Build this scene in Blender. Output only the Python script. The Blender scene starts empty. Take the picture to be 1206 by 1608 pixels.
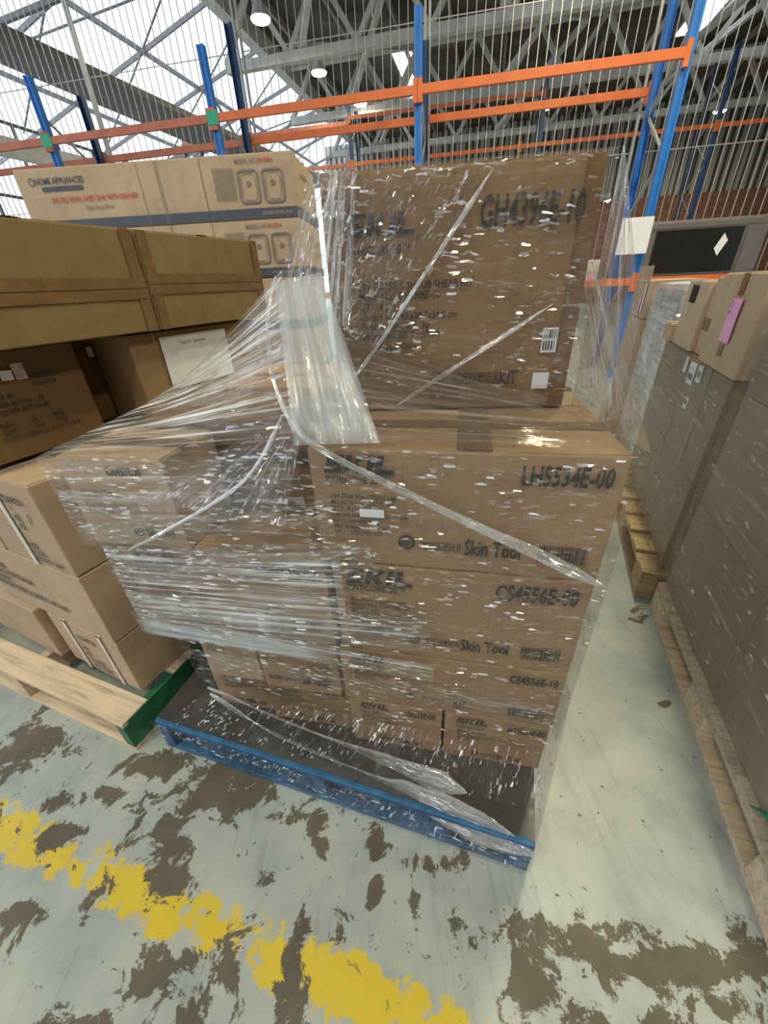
import bpy, bmesh, math, random
from mathutils import Vector, Matrix, noise
random.seed(7)
S = bpy.context.scene
COL = S.collection
R = math.radians

# ------------------------------------------------------------------ camera
CAMZ = 1.333
ROWS = ((0.99875473, -0.02519941, -0.04305785),
        (-0.04988977, -0.50447274, -0.86198507),
        (0.0, 0.86305982, -0.50510172))
cd = bpy.data.cameras.new('camera')
cam = bpy.data.objects.new('camera', cd)
COL.objects.link(cam)
# rows of ROWS: image right, image down and viewing direction, in world axes
r_, d_, f_ = ROWS
cam.matrix_world = Matrix(((r_[0], -d_[0], -f_[0], 0), (r_[1], -d_[1], -f_[1], 0), (r_[2], -d_[2], -f_[2], CAMZ), (0, 0, 0, 1)))
cd.sensor_fit = 'VERTICAL'
cd.sensor_height = 36.0
cd.lens = 610.0 / 1608.0 * 36.0
cd.clip_start = 0.01
cd.clip_end = 300
S.camera = cam

# ------------------------------------------------------------------ world and exposure
W = bpy.data.worlds.new('overcast_sky')
S.world = W
W.use_nodes = True
wb = W.node_tree.nodes['Background']
wb.inputs[0].default_value = (0.84, 0.92, 1.0, 1)
wb.inputs[1].default_value = 1.9
S.view_settings.view_transform = 'Standard'
S.view_settings.look = 'None'
S.view_settings.gamma = 1
S.view_settings.exposure = -0.12
S.view_settings.use_curve_mapping = False
S.cycles.max_bounces = 10
S.cycles.transparent_max_bounces = 24
S.cycles.sample_clamp_indirect = 4.0
S.cycles.caustics_reflective = False
S.cycles.caustics_refractive = False


def area_light(name, loc, size, power, color, target=None, shape='DISK'):
    l = bpy.data.lights.new(name, 'AREA')
    l.shape = shape
    l.size = size
    l.energy = power
    l.color = color
    o = bpy.data.objects.new(name, l)
    COL.objects.link(o)
    o.location = loc
    if target is not None:
        o.rotation_euler = (Vector(target) - Vector(loc)).to_track_quat('-Z', 'Y').to_euler()
    return o


WARM = (1.0, 0.90, 0.58)
LAMP_SPOTS = [(-1.1, 14.3, 6.3), (-0.1, 16.4, 6.3), (5.9, 17.5, 6.3), (12.5, 18.6, 6.3), (8.3, 23.6, 6.3),
              (-2.0, 11.9, 6.3), (2.2, 3.3, 6.3), (4.2, 8.4, 6.3), (7.5, 3.0, 6.3), (0.8, -1.6, 6.3), (-2.6, -1.0, 6.3),
              (4.6, -2.0, 6.3)]
for i, p in enumerate(LAMP_SPOTS):
    area_light('high_bay_light', (p[0], p[1], p[2] - 0.27), 0.42, (210 if i in (6, 8) else 105) if i > 5 else 70, WARM)

# ------------------------------------------------------------------ node helpers


def new_mat(name):
    m = bpy.data.materials.new(name)
    m.use_nodes = True
    nt = m.node_tree
    for n in list(nt.nodes):
        nt.nodes.remove(n)
    out = nt.nodes.new('ShaderNodeOutputMaterial')
    return m, nt, out


def N(nt, t, **kw):
    n = nt.nodes.new(t)
    for k, v in kw.items():
        if k.startswith('i_'):
            key = k[2:]
            key = int(key) if key.isdigit() else key.replace('_', ' ')
            n.inputs[key].default_value = v
        else:
            setattr(n, k, v)
    return n


def L(nt, a, ao, b, bi):
    nt.links.new(a.outputs[ao], b.inputs[bi])


def ramp(nt, stops):
    r = nt.nodes.new('ShaderNodeValToRGB')
    e = r.color_ramp.elements
    e[0].position, e[0].color = stops[0][0], stops[0][1]
    e[1].position, e[1].color = stops[-1][0], stops[-1][1]
    for p, c in stops[1:-1]:
        x = e.new(p)
        x.color = c
    return r


def g4(c, a=1):
    return (c[0], c[1], c[2], a)


def simple(name, col, rough=0.5, metal=0.0, var=0.12, scale=6.0, bump=0.0, spec=0.5):
    m, nt, out = new_mat(name)
    b = N(nt, 'ShaderNodeBsdfPrincipled')
    b.inputs['Roughness'].default_value = rough
    b.inputs['Metallic'].default_value = metal
    b.inputs['Specular IOR Level'].default_value = spec
    tc = N(nt, 'ShaderNodeTexCoord')
    no = N(nt, 'ShaderNodeTexNoise')
    no.inputs['Scale'].default_value = scale
    no.inputs['Detail'].default_value = 6
    L(nt, tc, 'Object', no, 'Vector')
    d = tuple(max(0, c * (1 - var)) for c in col)
    u = tuple(min(1, c * (1 + var)) for c in col)
    r = ramp(nt, [(0.3, g4(d)), (0.7, g4(u))])
    L(nt, no, 'Fac', r, 'Fac')
    L(nt, r, 'Color', b, 'Base Color')
    if bump:
        bp = N(nt, 'ShaderNodeBump')
        bp.inputs['Strength'].default_value = bump
        bp.inputs['Distance'].default_value = 0.01
        L(nt, no, 'Fac', bp, 'Height')
        L(nt, bp, 'Normal', b, 'Normal')
    L(nt, b, 0, out, 0)
    return m


def cardboard(name, col, flute=160.0):
    m, nt, out = new_mat(name)
    b = N(nt, 'ShaderNodeBsdfPrincipled')
    b.inputs['Roughness'].default_value = 0.72
    b.inputs['Specular IOR Level'].default_value = 0.25
    tc = N(nt, 'ShaderNodeTexCoord')
    oi = N(nt, 'ShaderNodeObjectInfo')
    no = N(nt, 'ShaderNodeTexNoise')
    no.inputs['Scale'].default_value = 3.5
    no.inputs['Detail'].default_value = 5
    L(nt, tc, 'Object', no, 'Vector')
    # faint vertical flute lines
    mp = N(nt, 'ShaderNodeMapping')
    mp.inputs['Scale'].default_value = (flute, flute, 1.5)
    L(nt, tc, 'Object', mp, 'Vector')
    fl = N(nt, 'ShaderNodeTexNoise')
    fl.inputs['Scale'].default_value = 1.0
    fl.inputs['Detail'].default_value = 2
    L(nt, mp, 'Vector', fl, 'Vector')
    # broad scuffs
    sc = N(nt, 'ShaderNodeTexNoise')
    sc.inputs['Scale'].default_value = 14
    sc.inputs['Detail'].default_value = 8
    sc.inputs['Distortion'].default_value = 0.2
    L(nt, tc, 'Object', sc, 'Vector')
    r = ramp(nt, [(0.25, g4([c * 0.86 for c in col])), (0.75, g4([min(1, c * 1.1) for c in col]))])
    L(nt, no, 'Fac', r, 'Fac')
    mx = N(nt, 'ShaderNodeMix', data_type='RGBA', blend_type='MULTIPLY')
    mx.inputs[0].default_value = 1.0
    r2 = ramp(nt, [(0.3, (0.93, 0.93, 0.92, 1)), (0.7, (1.04, 1.04, 1.04, 1))])
    L(nt, fl, 'Fac', r2, 'Fac')
    L(nt, r, 'Color', mx, 6)
    L(nt, r2, 'Color', mx, 7)
    mx2 = N(nt, 'ShaderNodeMix', data_type='RGBA', blend_type='MULTIPLY')
    mx2.inputs[0].default_value = 1.0
    r3 = ramp(nt, [(0.36, (0.94, 0.935, 0.93, 1)), (0.5, (1, 1, 1, 1))])
    L(nt, sc, 'Fac', r3, 'Fac')
    L(nt, mx, 2, mx2, 6)
    L(nt, r3, 'Color', mx2, 7)
    hv = N(nt, 'ShaderNodeHueSaturation')
    ma = N(nt, 'ShaderNodeMapRange')
    ma.inputs[3].default_value = 0.94
    ma.inputs[4].default_value = 1.06
    L(nt, oi, 'Random', ma, 0)
    L(nt, ma, 0, hv, 'Value')
    L(nt, mx2, 2, hv, 'Color')
    L(nt, hv, 0, b, 'Base Color')
    bp = N(nt, 'ShaderNodeBump')
    bp.inputs['Strength'].default_value = 0.18
    bp.inputs['Distance'].default_value = 0.004
    L(nt, fl, 'Fac', bp, 'Height')
    L(nt, bp, 'Normal', b, 'Normal')
    L(nt, b, 0, out, 0)
    return m


def wood(name, col, dark=0.6):
    m, nt, out = new_mat(name)
    b = N(nt, 'ShaderNodeBsdfPrincipled')
    b.inputs['Roughness'].default_value = 0.75
    tc = N(nt, 'ShaderNodeTexCoord')
    mp = N(nt, 'ShaderNodeMapping')
    mp.inputs['Scale'].default_value = (2, 26, 26)
    L(nt, tc, 'Object', mp, 'Vector')
    no = N(nt, 'ShaderNodeTexNoise')
    no.inputs['Scale'].default_value = 2.2
    no.inputs['Detail'].default_value = 7
    no.inputs['Distortion'].default_value = 0.7
    L(nt, mp, 'Vector', no, 'Vector')
    r = ramp(nt, [(0.3, g4([c * dark for c in col])), (0.52, g4(col)), (0.75, g4([min(1, c * 1.12) for c in col]))])
    L(nt, no, 'Fac', r, 'Fac')
    kn = N(nt, 'ShaderNodeTexVoronoi')
    kn.inputs['Scale'].default_value = 5.0
    L(nt, tc, 'Object', kn, 'Vector')
    r2 = ramp(nt, [(0.06, (0.35, 0.22, 0.14, 1)), (0.11, (1, 1, 1, 1))])
    L(nt, kn, 'Distance', r2, 'Fac')
    mx = N(nt, 'ShaderNodeMix', data_type='RGBA', blend_type='MULTIPLY')
    mx.inputs[0].default_value = 1.0
    L(nt, r, 'Color', mx, 6)
    L(nt, r2, 'Color', mx, 7)
    L(nt, mx, 2, b, 'Base Color')
    bp = N(nt, 'ShaderNodeBump')
    bp.inputs['Strength'].default_value = 0.3
    bp.inputs['Distance'].default_value = 0.004
    L(nt, no, 'Fac', bp, 'Height')
    L(nt, bp, 'Normal', b, 'Normal')
    L(nt, b, 0, out, 0)
    return m


def film_mat(name, base=0.1, fold=0.6, lo=0.52, hi=0.68, su=1.4, sv=40.0, amp=0.35, rough=0.12, tint=(0.88, 0.93, 1.0), cell=(26, 120), gloss=0.16, spark=0.3, sgloss=0.3):
    """stretch film: clear, with whitish folds running along u and small creased facets"""
    m, nt, out = new_mat(name)
    tc = N(nt, 'ShaderNodeTexCoord')
    mp = N(nt, 'ShaderNodeMapping')
    mp.inputs['Scale'].default_value = (su, sv, 1)
    L(nt, tc, 'UV', mp, 'Vector')
    no = N(nt, 'ShaderNodeTexNoise')
    no.inputs['Scale'].default_value = 1.0
    no.inputs['Detail'].default_value = 5
    no.inputs['Roughness'].default_value = 0.6
    no.inputs['Distortion'].default_value = 0.25
    L(nt, mp, 'Vector', no, 'Vector')
    # large patches where the film lies in several layers
    pa = N(nt, 'ShaderNodeTexNoise')
    pa.inputs['Scale'].default_value = 4.5
    pa.inputs['Detail'].default_value = 2
    L(nt, tc, 'UV', pa, 'Vector')
    pr = ramp(nt, [(0.38, (0.25, 0.25, 0.25, 1)), (0.66, (1, 1, 1, 1))])
    L(nt, pa, 'Fac', pr, 'Fac')
    r = ramp(nt, [(lo, (0, 0, 0, 1)), (hi, (1, 1, 1, 1))])
    L(nt, no, 'Fac', r, 'Fac')
    mu = N(nt, 'ShaderNodeMath', operation='MULTIPLY')
    L(nt, r, 'Color', mu, 0)
    L(nt, pr, 'Color', mu, 1)
    al0 = N(nt, 'ShaderNodeMath', operation='MULTIPLY_ADD')
    al0.inputs[1].default_value = fold
    al0.inputs[2].default_value = base
    L(nt, mu, 0, al0, 0)
    lay = N(nt, 'ShaderNodeAttribute', attribute_name='layers')
    al = N(nt, 'ShaderNodeMath', operation='MULTIPLY')
    L(nt, al0, 0, al, 0)
    L(nt, lay, 'Fac', al, 1)
    # creased facets
    mv = N(nt, 'ShaderNodeMapping')
    mv.inputs['Scale'].default_value = (cell[0], cell[1], 1)
    L(nt, tc, 'UV', mv, 'Vector')
    vo = N(nt, 'ShaderNodeTexVoronoi')
    vo.distance = 'CHEBYCHEV'
    vo.voronoi_dimensions = '2D'
    vo.inputs['Scale'].default_value = 1.0
    L(nt, mv, 'Vector', vo, 'Vector')
    sb = N(nt, 'ShaderNodeVectorMath', operation='SUBTRACT')
    sb.inputs[1].default_value = (0.5, 0.5, 0.5)
    L(nt, vo, 'Color', sb, 0)
    scl = N(nt, 'ShaderNodeVectorMath', operation='SCALE')
    cl = N(nt, 'ShaderNodeTexNoise')
    cl.inputs['Scale'].default_value = 1.0
    cl.inputs['Detail'].default_value = 3
    cm = N(nt, 'ShaderNodeMapping')
    cm.inputs['Scale'].default_value = (9, 22, 1)
    L(nt, tc, 'UV', cm, 'Vector')
    L(nt, cm, 'Vector', cl, 'Vector')
    cr = N(nt, 'ShaderNodeMapRange')
    cr.inputs[1].default_value = 0.44
    cr.inputs[2].default_value = 0.62
    cr.inputs[3].default_value = amp * 0.15
    cr.inputs[4].default_value = amp
    L(nt, cl, 'Fac', cr, 0)
    za = N(nt, 'ShaderNodeVectorMath', operation='MULTIPLY')
    za.inputs[1].default_value = (0.9, 0.9, 1.7)
    L(nt, sb, 0, za, 0)
    zb = N(nt, 'ShaderNodeVectorMath', operation='ADD')
    zb.inputs[1].default_value = (0, 0, 0.28)
    L(nt, za, 0, zb, 0)
    L(nt, zb, 0, scl, 0)
    sep = N(nt, 'ShaderNodeSeparateColor')
    L(nt, vo, 'Color', sep, 0)
    gt = N(nt, 'ShaderNodeMath', operation='GREATER_THAN')
    gt.inputs[1].default_value = 1 - spark
    L(nt, sep, 1, gt, 0)
    sc2 = N(nt, 'ShaderNodeMath', operation='MULTIPLY')
    L(nt, gt, 0, sc2, 0)
    L(nt, cr, 0, sc2, 1)
    L(nt, sc2, 0, scl, 'Scale')
    ge = N(nt, 'ShaderNodeNewGeometry')
    ad = N(nt, 'ShaderNodeVectorMath', operation='ADD')
    L(nt, ge, 'Normal', ad, 0)
    L(nt, scl, 0, ad, 1)
    nm = N(nt, 'ShaderNodeVectorMath', operation='NORMALIZE')
    L(nt, ad, 0, nm, 0)
    bp = N(nt, 'ShaderNodeBump')
    bp.inputs['Strength'].default_value = 0.5
    bp.inputs['Distance'].default_value = 0.004
    L(nt, no, 'Fac', bp, 'Height')
    L(nt, nm, 0, bp, 'Normal')
    tr = N(nt, 'ShaderNodeBsdfTransparent')
    tr.inputs[0].default_value = (0.97, 0.97, 0.97, 1)
    df = N(nt, 'ShaderNodeBsdfDiffuse')
    df.inputs[0].default_value = g4(tint)
    tl = N(nt, 'ShaderNodeBsdfTranslucent')
    tl.inputs[0].default_value = g4(tint)
    mw = N(nt, 'ShaderNodeMixShader')
    mw.inputs[0].default_value = 0.35
    L(nt, df, 0, mw, 1)
    L(nt, tl, 0, mw, 2)
    m1 = N(nt, 'ShaderNodeMixShader')
    L(nt, al, 0, m1, 0)
    L(nt, tr, 0, m1, 1)
    L(nt, mw, 0, m1, 2)
    gl = N(nt, 'ShaderNodeBsdfGlossy')
    gl.inputs['Roughness'].default_value = rough
    gl.inputs['Color'].default_value = (1, 1, 1, 1)
    L(nt, bp, 0, gl, 'Normal')
    lw = N(nt, 'ShaderNodeLayerWeight')
    lw.inputs[0].default_value = 0.25
    fa = N(nt, 'ShaderNodeMath', operation='MULTIPLY_ADD')
    fa.inputs[1].default_value = 0.25
    fa.inputs[2].default_value = gloss
    fa.use_clamp = True
    L(nt, lw, 'Fresnel', fa, 0)
    fb = N(nt, 'ShaderNodeMath', operation='MULTIPLY_ADD')
    fb.inputs[1].default_value = sgloss / max(amp, 0.01)
    fb.use_clamp = True
    L(nt, sc2, 0, fb, 0)
    L(nt, fa, 0, fb, 2)
    m2 = N(nt, 'ShaderNodeMixShader')
    L(nt, fb, 0, m2, 0)
    L(nt, m1, 0, m2, 1)
    L(nt, gl, 0, m2, 2)
    L(nt, m2, 0, out, 0)
    return m


def emit(name, col, s):
    m, nt, out = new_mat(name)
    e = N(nt, 'ShaderNodeEmission')
    e.inputs[0].default_value = g4(col)
    e.inputs[1].default_value = s
    L(nt, e, 0, out, 0)
    return m


CARD = cardboard('tan_cardboard', (0.325, 0.218, 0.128))
CARD_P = cardboard('pale_cardboard', (0.43, 0.32, 0.22))
CARD_Y = cardboard('golden_cardboard', (0.33, 0.225, 0.115))
CARD_G = cardboard('warm_brown_cardboard', (0.255, 0.165, 0.085))
CARD_O = cardboard('ochre_cardboard', (0.225, 0.155, 0.068))
CARD_B = cardboard('shade_darkened_cardboard', (0.16, 0.095, 0.042))  # shade over the overhung and recessed cartons is put into this brown
CARD_W = cardboard('cream_cardboard', (0.47, 0.36, 0.25))
CARD_D = cardboard('dull_brown_cardboard', (0.27, 0.20, 0.135))
INK = simple('black_ink', (0.035, 0.033, 0.032), 0.7)
INK_RED = simple('red_ink', (0.5, 0.08, 0.05), 0.7)
INK_BLUE = simple('slate_ink', (0.07, 0.085, 0.12), 0.7)
INK_GREY = simple('grey_ink', (0.2, 0.19, 0.17), 0.7)
PAPER = simple('white_paper', (0.75, 0.77, 0.8), 0.6, var=0.04)
PINK = simple('pink_paper', (0.75, 0.36, 0.62), 0.6, var=0.04)
GREENP = simple('lime_paper', (0.6, 0.72, 0.3), 0.6, var=0.04)
TAPE = simple('brown_packing_tape', (0.17, 0.105, 0.045), 0.22, var=0.2, scale=30, bump=0.25)
TAPE_D = simple('dark_tape', (0.16, 0.11, 0.075), 0.25, var=0.2, scale=30)
STRAP = simple('white_plastic_strap', (0.62, 0.6, 0.55), 0.35, var=0.1, scale=40)
WOOD = wood('pale_pine', (0.62, 0.50, 0.36))
WOOD_Y = wood('yellow_pine', (0.46, 0.34, 0.18))
GREEN = simple('green_paint', (0.02, 0.13, 0.06), 0.5, var=0.35, scale=18, bump=0.2)
BLUEPAL = simple('blue_pallet_paint', (0.02, 0.115, 0.26), 0.5, var=0.4, scale=20, bump=0.3)
BLUERACK = simple('blue_rack_paint', (0.015, 0.17, 0.56), 0.35, var=0.12, scale=8)
NAVYRACK = simple('navy_rack_paint', (0.02, 0.07, 0.19), 0.4, var=0.2, scale=8)
ORANGE = simple('orange_beam_paint', (0.66, 0.15, 0.035), 0.4, var=0.12, scale=5)
ORANGE_F = simple('faded_orange_beam_paint', (0.50, 0.15, 0.08), 0.5, var=0.2, scale=5)
GALV = simple('galvanised_wire', (0.42, 0.42, 0.40), 0.4, metal=0.5, var=0.1)
STEEL = simple('pale_painted_steel', (0.62, 0.62, 0.60), 0.6, var=0.15, scale=3)
STEEL_D = simple('dark_steel', (0.10, 0.10, 0.11), 0.6, var=0.2, scale=3)
SLIP = simple('black_slip_sheet', (0.055, 0.055, 0.055), 0.28, var=0.3, scale=9, bump=0.2)
GLASSD = simple('dark_glass', (0.012, 0.016, 0.016), 0.08, var=0.2)
STAIN = simple('brushed_stainless', (0.33, 0.31, 0.29), 0.32, metal=0.9, var=0.1)
WHITE = simple('white_enamel', (0.62, 0.61, 0.56), 0.4, var=0.06)
PLASTIC = simple('white_plastic', (0.66, 0.70, 0.74), 0.3, var=0.08, scale=20, bump=0.5)

# ------------------------------------------------------------------ mesh helpers


def link(o, parent=None):
    COL.objects.link(o)
    if parent is not None:
        o.parent = parent
    return o


def mesh_obj(name, verts, faces, mat, parent=None, smooth=False, uvs=None):
    me = bpy.data.meshes.new(name)
    me.from_pydata([tuple(v) for v in verts], [], faces)
    if uvs is not None:
        ul = me.uv_layers.new(name='UVMap')
        for lp in me.loops:
            ul.data[lp.index].uv = uvs[lp.vertex_index]
    me.materials.append(mat)
    if smooth:
        for p in me.polygons:
            p.use_smooth = True
    me.update()
    return link(bpy.data.objects.new(name, me), parent)


def thing(name, label, cat, loc=(0, 0, 0), yaw=0.0, group=None):
    o = bpy.data.objects.new(name, None)
    o.empty_display_size = 0.05
    link(o)
    o.location = loc
    o.rotation_euler = (0, 0, R(yaw))
    o['label'] = label
    o['category'] = cat
    if group:
        o['group'] = group
    return o


class MB:
    def __init__(self):
        self.v = []
        self.f = []

    def box(self, a, b):
        x0, y0, z0 = a
        x1, y1, z1 = b
        n = len(self.v)
        self.v += [(x0, y0, z0), (x1, y0, z0), (x1, y1, z0), (x0, y1, z0), (x0, y0, z1), (x1, y0, z1), (x1, y1, z1), (x0, y1, z1)]
        self.f += [tuple(n + i for i in q) for q in ((0, 3, 2, 1), (4, 5, 6, 7), (0, 1, 5, 4), (1, 2, 6, 5), (2, 3, 7, 6), (3, 0, 4, 7))]
        return self

    def bar(self, p, q, w, h=None, up=(0, 0, 1)):
        """rectangular bar from p to q"""
        h = h or w
        p, q = Vector(p), Vector(q)
        d = (q - p).normalized()
        u = Vector(up)
        if abs(d.dot(u)) > 0.98:
            u = Vector((0, 1, 0))
        s = d.cross(u).normalized() * (w / 2)
        t = s.cross(d).normalized() * (h / 2)
        n = len(self.v)
        for c in (p, q):
            self.v += [c - s - t, c + s - t, c + s + t, c - s + t]
        self.f += [tuple(n + i for i in k) for k in ((0, 3, 2, 1), (4, 5, 6, 7), (0, 1, 5, 4), (1, 2, 6, 5), (2, 3, 7, 6), (3, 0, 4, 7))]
        return self

    def poly(self, pts, z0, z1):
        """prism over a polygon in xy"""
        n = len(self.v)
        k = len(pts)
        self.v += [(x, y, z0) for x, y in pts] + [(x, y, z1) for x, y in pts]
        self.f.append(tuple(n + i for i in range(k))[::-1])
        self.f.append(tuple(n + k + i for i in range(k)))
        for i in range(k):
            j = (i + 1) % k
            self.f.append((n + i, n + j, n + k + j, n + k + i))
        return self

    def cyl(self, p, q, r0, r1=None, seg=14):
        r1 = r0 if r1 is None else r1
        p, q = Vector(p), Vector(q)
        d = (q - p).normalized()
        u = Vector((0, 0, 1)) if abs(d.z) < 0.9 else Vector((1, 0, 0))
        s = d.cross(u).normalized()
        t = s.cross(d).normalized()
        n = len(self.v)
        for c, r in ((p, r0), (q, r1)):
            for i in range(seg):
                a = 2 * math.pi * i / seg
                self.v.append(c + s * math.cos(a) * r + t * math.sin(a) * r)
        for i in range(seg):
            j = (i + 1) % seg
            self.f.append((n + i, n + j, n + seg + j, n + seg + i))
        self.f.append(tuple(n + i for i in range(seg))[::-1])
        self.f.append(tuple(n + seg + i for i in range(seg)))
        return self

    def build(self, name, mat, parent=None, bevel=0.0, smooth=False):
        o = mesh_obj(name, self.v, self.f, mat, parent, smooth)
        if bevel:
            bm = bmesh.new()
            bm.from_mesh(o.data)
            bmesh.ops.bevel(bm, geom=bm.edges[:], offset=bevel, segments=2, profile=0.6, affect='EDGES')
            bm.to_mesh(o.data)
            bm.free()
        return o


def tag(o, label, cat, group=None, kind=None):
    if label:
        o['label'] = label
    if cat:
        o['category'] = cat
    if group:
        o['group'] = group
    if kind:
        o['kind'] = kind
    return o


# faces of a box: plane frames for flat print, labels, tape
def face_matrix(face, w, d, h, e):
    if face == 'front':
        return Matrix(((1, 0, 0, 0), (0, 0, -1, -e), (0, 1, 0, 0), (0, 0, 0, 1)))
    if face == 'right':
        return Matrix(((0, 0, 1, w + e), (1, 0, 0, 0), (0, 1, 0, 0), (0, 0, 0, 1)))
    if face == 'left':
        return Matrix(((0, 0, -1, -e), (-1, 0, 0, d), (0, 1, 0, 0), (0, 0, 0, 1)))
    return Matrix(((1, 0, 0, 0), (0, 1, 0, 0), (0, 0, 1, h + e), (0, 0, 0, 1)))


_tc = {}


def text_mesh(body, sx, bold):
    key = (body, sx, bold)
    if key in _tc:
        return _tc[key]
    cu = bpy.data.curves.new('printed_text', 'FONT')
    cu.body = body
    cu.size = 1.0
    cu.resolution_u = 2
    cu.offset = bold
    cu.space_line = 0.95
    o = bpy.data.objects.new('tmp_text', cu)
    COL.objects.link(o)
    bpy.context.view_layer.update()
    me = bpy.data.meshes.new_from_object(o.evaluated_get(bpy.context.evaluated_depsgraph_get()))
    bpy.data.objects.remove(o)
    bpy.data.curves.remove(cu)
    _tc[key] = me
    return me


class Carton:
    def __init__(self, label, origin, yaw, w, d, h, mat, group=None, name='cardboard_carton', flaps=True, bulge=0.0018, cat='carton', tape=None, seam_face='top', tape_mat=None):
        self.root = thing(name, label, cat, origin, yaw, group)
        self.w, self.d, self.h = w, d, h
        n = 7
        vs, fs, idx = [], [], {}
        rnd = random.random() * 50

        def V(i, j, k):
            key = (i, j, k)
            if key in idx:
                return idx[key]
            x, y, z = i / n, j / n, k / n
            fx = math.sin(math.pi * x)
            fy = math.sin(math.pi * y)
            fz = math.sin(math.pi * z)
            p = Vector((x * w, y * d, z * h))
            nz = noise.noise(Vector((x * 2 + rnd, y * 2, z * 2)))
            b = bulge * (0.5 + 1.3 * nz)
            if i == 0:
                p.x -= b * fy * fz
            if i == n:
                p.x += b * fy * fz
            if j == 0:
                p.y -= b * fx * fz
            if j == n:
                p.y += b * fx * fz
            # soften the corners
            e = 0.0035
            for ax, t, m in ((0, x, w), (1, y, d), (2, z, h)):
                pass
            idx[key] = len(vs)
            vs.append(p)
            return idx[key]
        for a in range(n):
            for b in range(n):
                fs.append((V(a, b, 0), V(a, b + 1, 0), V(a + 1, b + 1, 0), V(a + 1, b, 0)))
                fs.append((V(a, b, n), V(a + 1, b, n), V(a + 1, b + 1, n), V(a, b + 1, n)))
                fs.append((V(a, 0, b), V(a + 1, 0, b), V(a + 1, 0, b + 1), V(a, 0, b + 1)))
                fs.append((V(a, n, b), V(a, n, b + 1), V(a + 1, n, b + 1), V(a + 1, n, b)))
                fs.append((V(0, a, b), V(0, a, b + 1), V(0, a + 1, b + 1), V(0, a + 1, b)))
                fs.append((V(n, a, b), V(n, a + 1, b), V(n, a + 1, b + 1), V(n, a, b + 1)))
        o = mesh_obj('body', vs, fs, mat, self.root)
        bm = bmesh.new()
        bm.from_mesh(o.data)
        bmesh.ops.recalc_face_normals(bm, faces=bm.faces[:])
        sharp = [ed for ed in bm.edges if len(ed.link_faces) == 2 and ed.calc_face_angle(0) > 1.2]
        bmesh.ops.bevel(bm, geom=sharp, offset=0.0035, segments=2, profile=0.5, affect='EDGES')
        bm.to_mesh(o.data)
        bm.free()
        self.body = o
        self.mat = mat
        self.k = 0
        if flaps:
            g = 0.0018
            for y0, y1 in ((0.003, d / 2 - g), (d / 2 + g, d - 0.003)):
                MB().box((0.003, y0, h - 0.001), (w - 0.003, y1, h + 0.0022)).build('flap', mat, self.root, 0.0008)
            if tape is None or tape:
                self.tape('top', 0, d / 2 - 0.024, w, d / 2 + 0.024, e=0.0034, mat=tape_mat)

    def tape(self, face, u0, v0, u1, v1, e=0.0035, mat=None, name='packing_tape'):
        m = face_matrix(face, self.w, self.d, self.h, 0)
        mb = MB()
        nu = 14
        vs, fs = [], []
        for i in range(nu + 1):
            u = u0 + (u1 - u0) * i / nu
            for v in (v0, v1):
                z = e + 0.0006 * noise.noise(Vector((u * 40, v * 40, self.k)))
                vs.append(m @ Vector((u, v, z)))
        for i in range(nu):
            a = 2 * i
            fs.append((a, a + 2, a + 3, a + 1))
        self.k += 1
        return mesh_obj(name, vs, fs, mat or TAPE, self.root)

    def text(self, body, face, u, v, size, sx=1.0, mat=None, bold=0.0, rot=0, name='printed_text', e=None, align=None, on=None):
        if e is None:
            e = 0.0045
        me = text_mesh(body, sx, bold)
        o = bpy.data.objects.new(name, me.copy())
        o.data.materials.clear()
        o.data.materials.append(mat or INK)
        mw = face_matrix(face, self.w, self.d, self.h, e + 0.0003 * (self.k % 3))
        self.k += 1
        o.data.transform(mw @ Matrix.Translation((u, v, 0)) @ Matrix.Rotation(R(rot), 4, 'Z') @ Matrix.Diagonal((size * sx, size, 1, 1)))
        link(o, on or self.root)
        return o

    def shape(self, polys, face, u, v, s, mat=None, name='printed_logo', rot=0, e=0.0045, on=None):
        mw = face_matrix(face, self.w, self.d, self.h, e) @ Matrix.Translation((u, v, 0)) @ Matrix.Rotation(R(rot), 4, 'Z')
        vs, fs = [], []
        for pg in polys:
            n = len(vs)
            vs += [mw @ Vector((x * s, y * s, 0)) for x, y in pg]
            fs.append(tuple(range(n, n + len(pg))))
        return mesh_obj(name, vs, fs, mat or INK, on or self.root)

    def rect(self, face, u0, v0, u1, v1, mat, name, e=0.004, rot=0.0):
        mw = face_matrix(face, self.w, self.d, self.h, e)
        c = Vector(((u0 + u1) / 2, (v0 + v1) / 2, 0))
        q = Matrix.Rotation(R(rot), 3, 'Z')
        vs = []
        for a, b in ((u0, v0), (u1, v0), (u1, v1), (u0, v1)):
            p = q @ (Vector((a, b, 0)) - c) + c
            vs.append(mw @ p)
        back = [x + (mw.to_3x3() @ Vector((0, 0, 0.0004))) for x in vs]
        return mesh_obj(name, vs + back, [(0, 1, 2, 3), (4, 5, 6, 7), (0, 1, 5, 4), (1, 2, 6, 5), (2, 3, 7, 6), (3, 0, 4, 7)], mat, self.root)

    def barcode(self, face, u0, v0, u1, v1, seed=1, e=0.0045, on=None):
        rr = random.Random(seed)
        polys = []
        u = u0
        while u < u1:
            w_ = rr.choice((0.0011, 0.0018, 0.003))
            polys.append([(u, v0), (u + w_, v0), (u + w_, v1), (u, v1)])
            u += w_ + rr.choice((0.0012, 0.002, 0.0026))
        return self.shape(polys, face, 0, 0, 1, INK, 'barcode', e=e, on=on)

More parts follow.
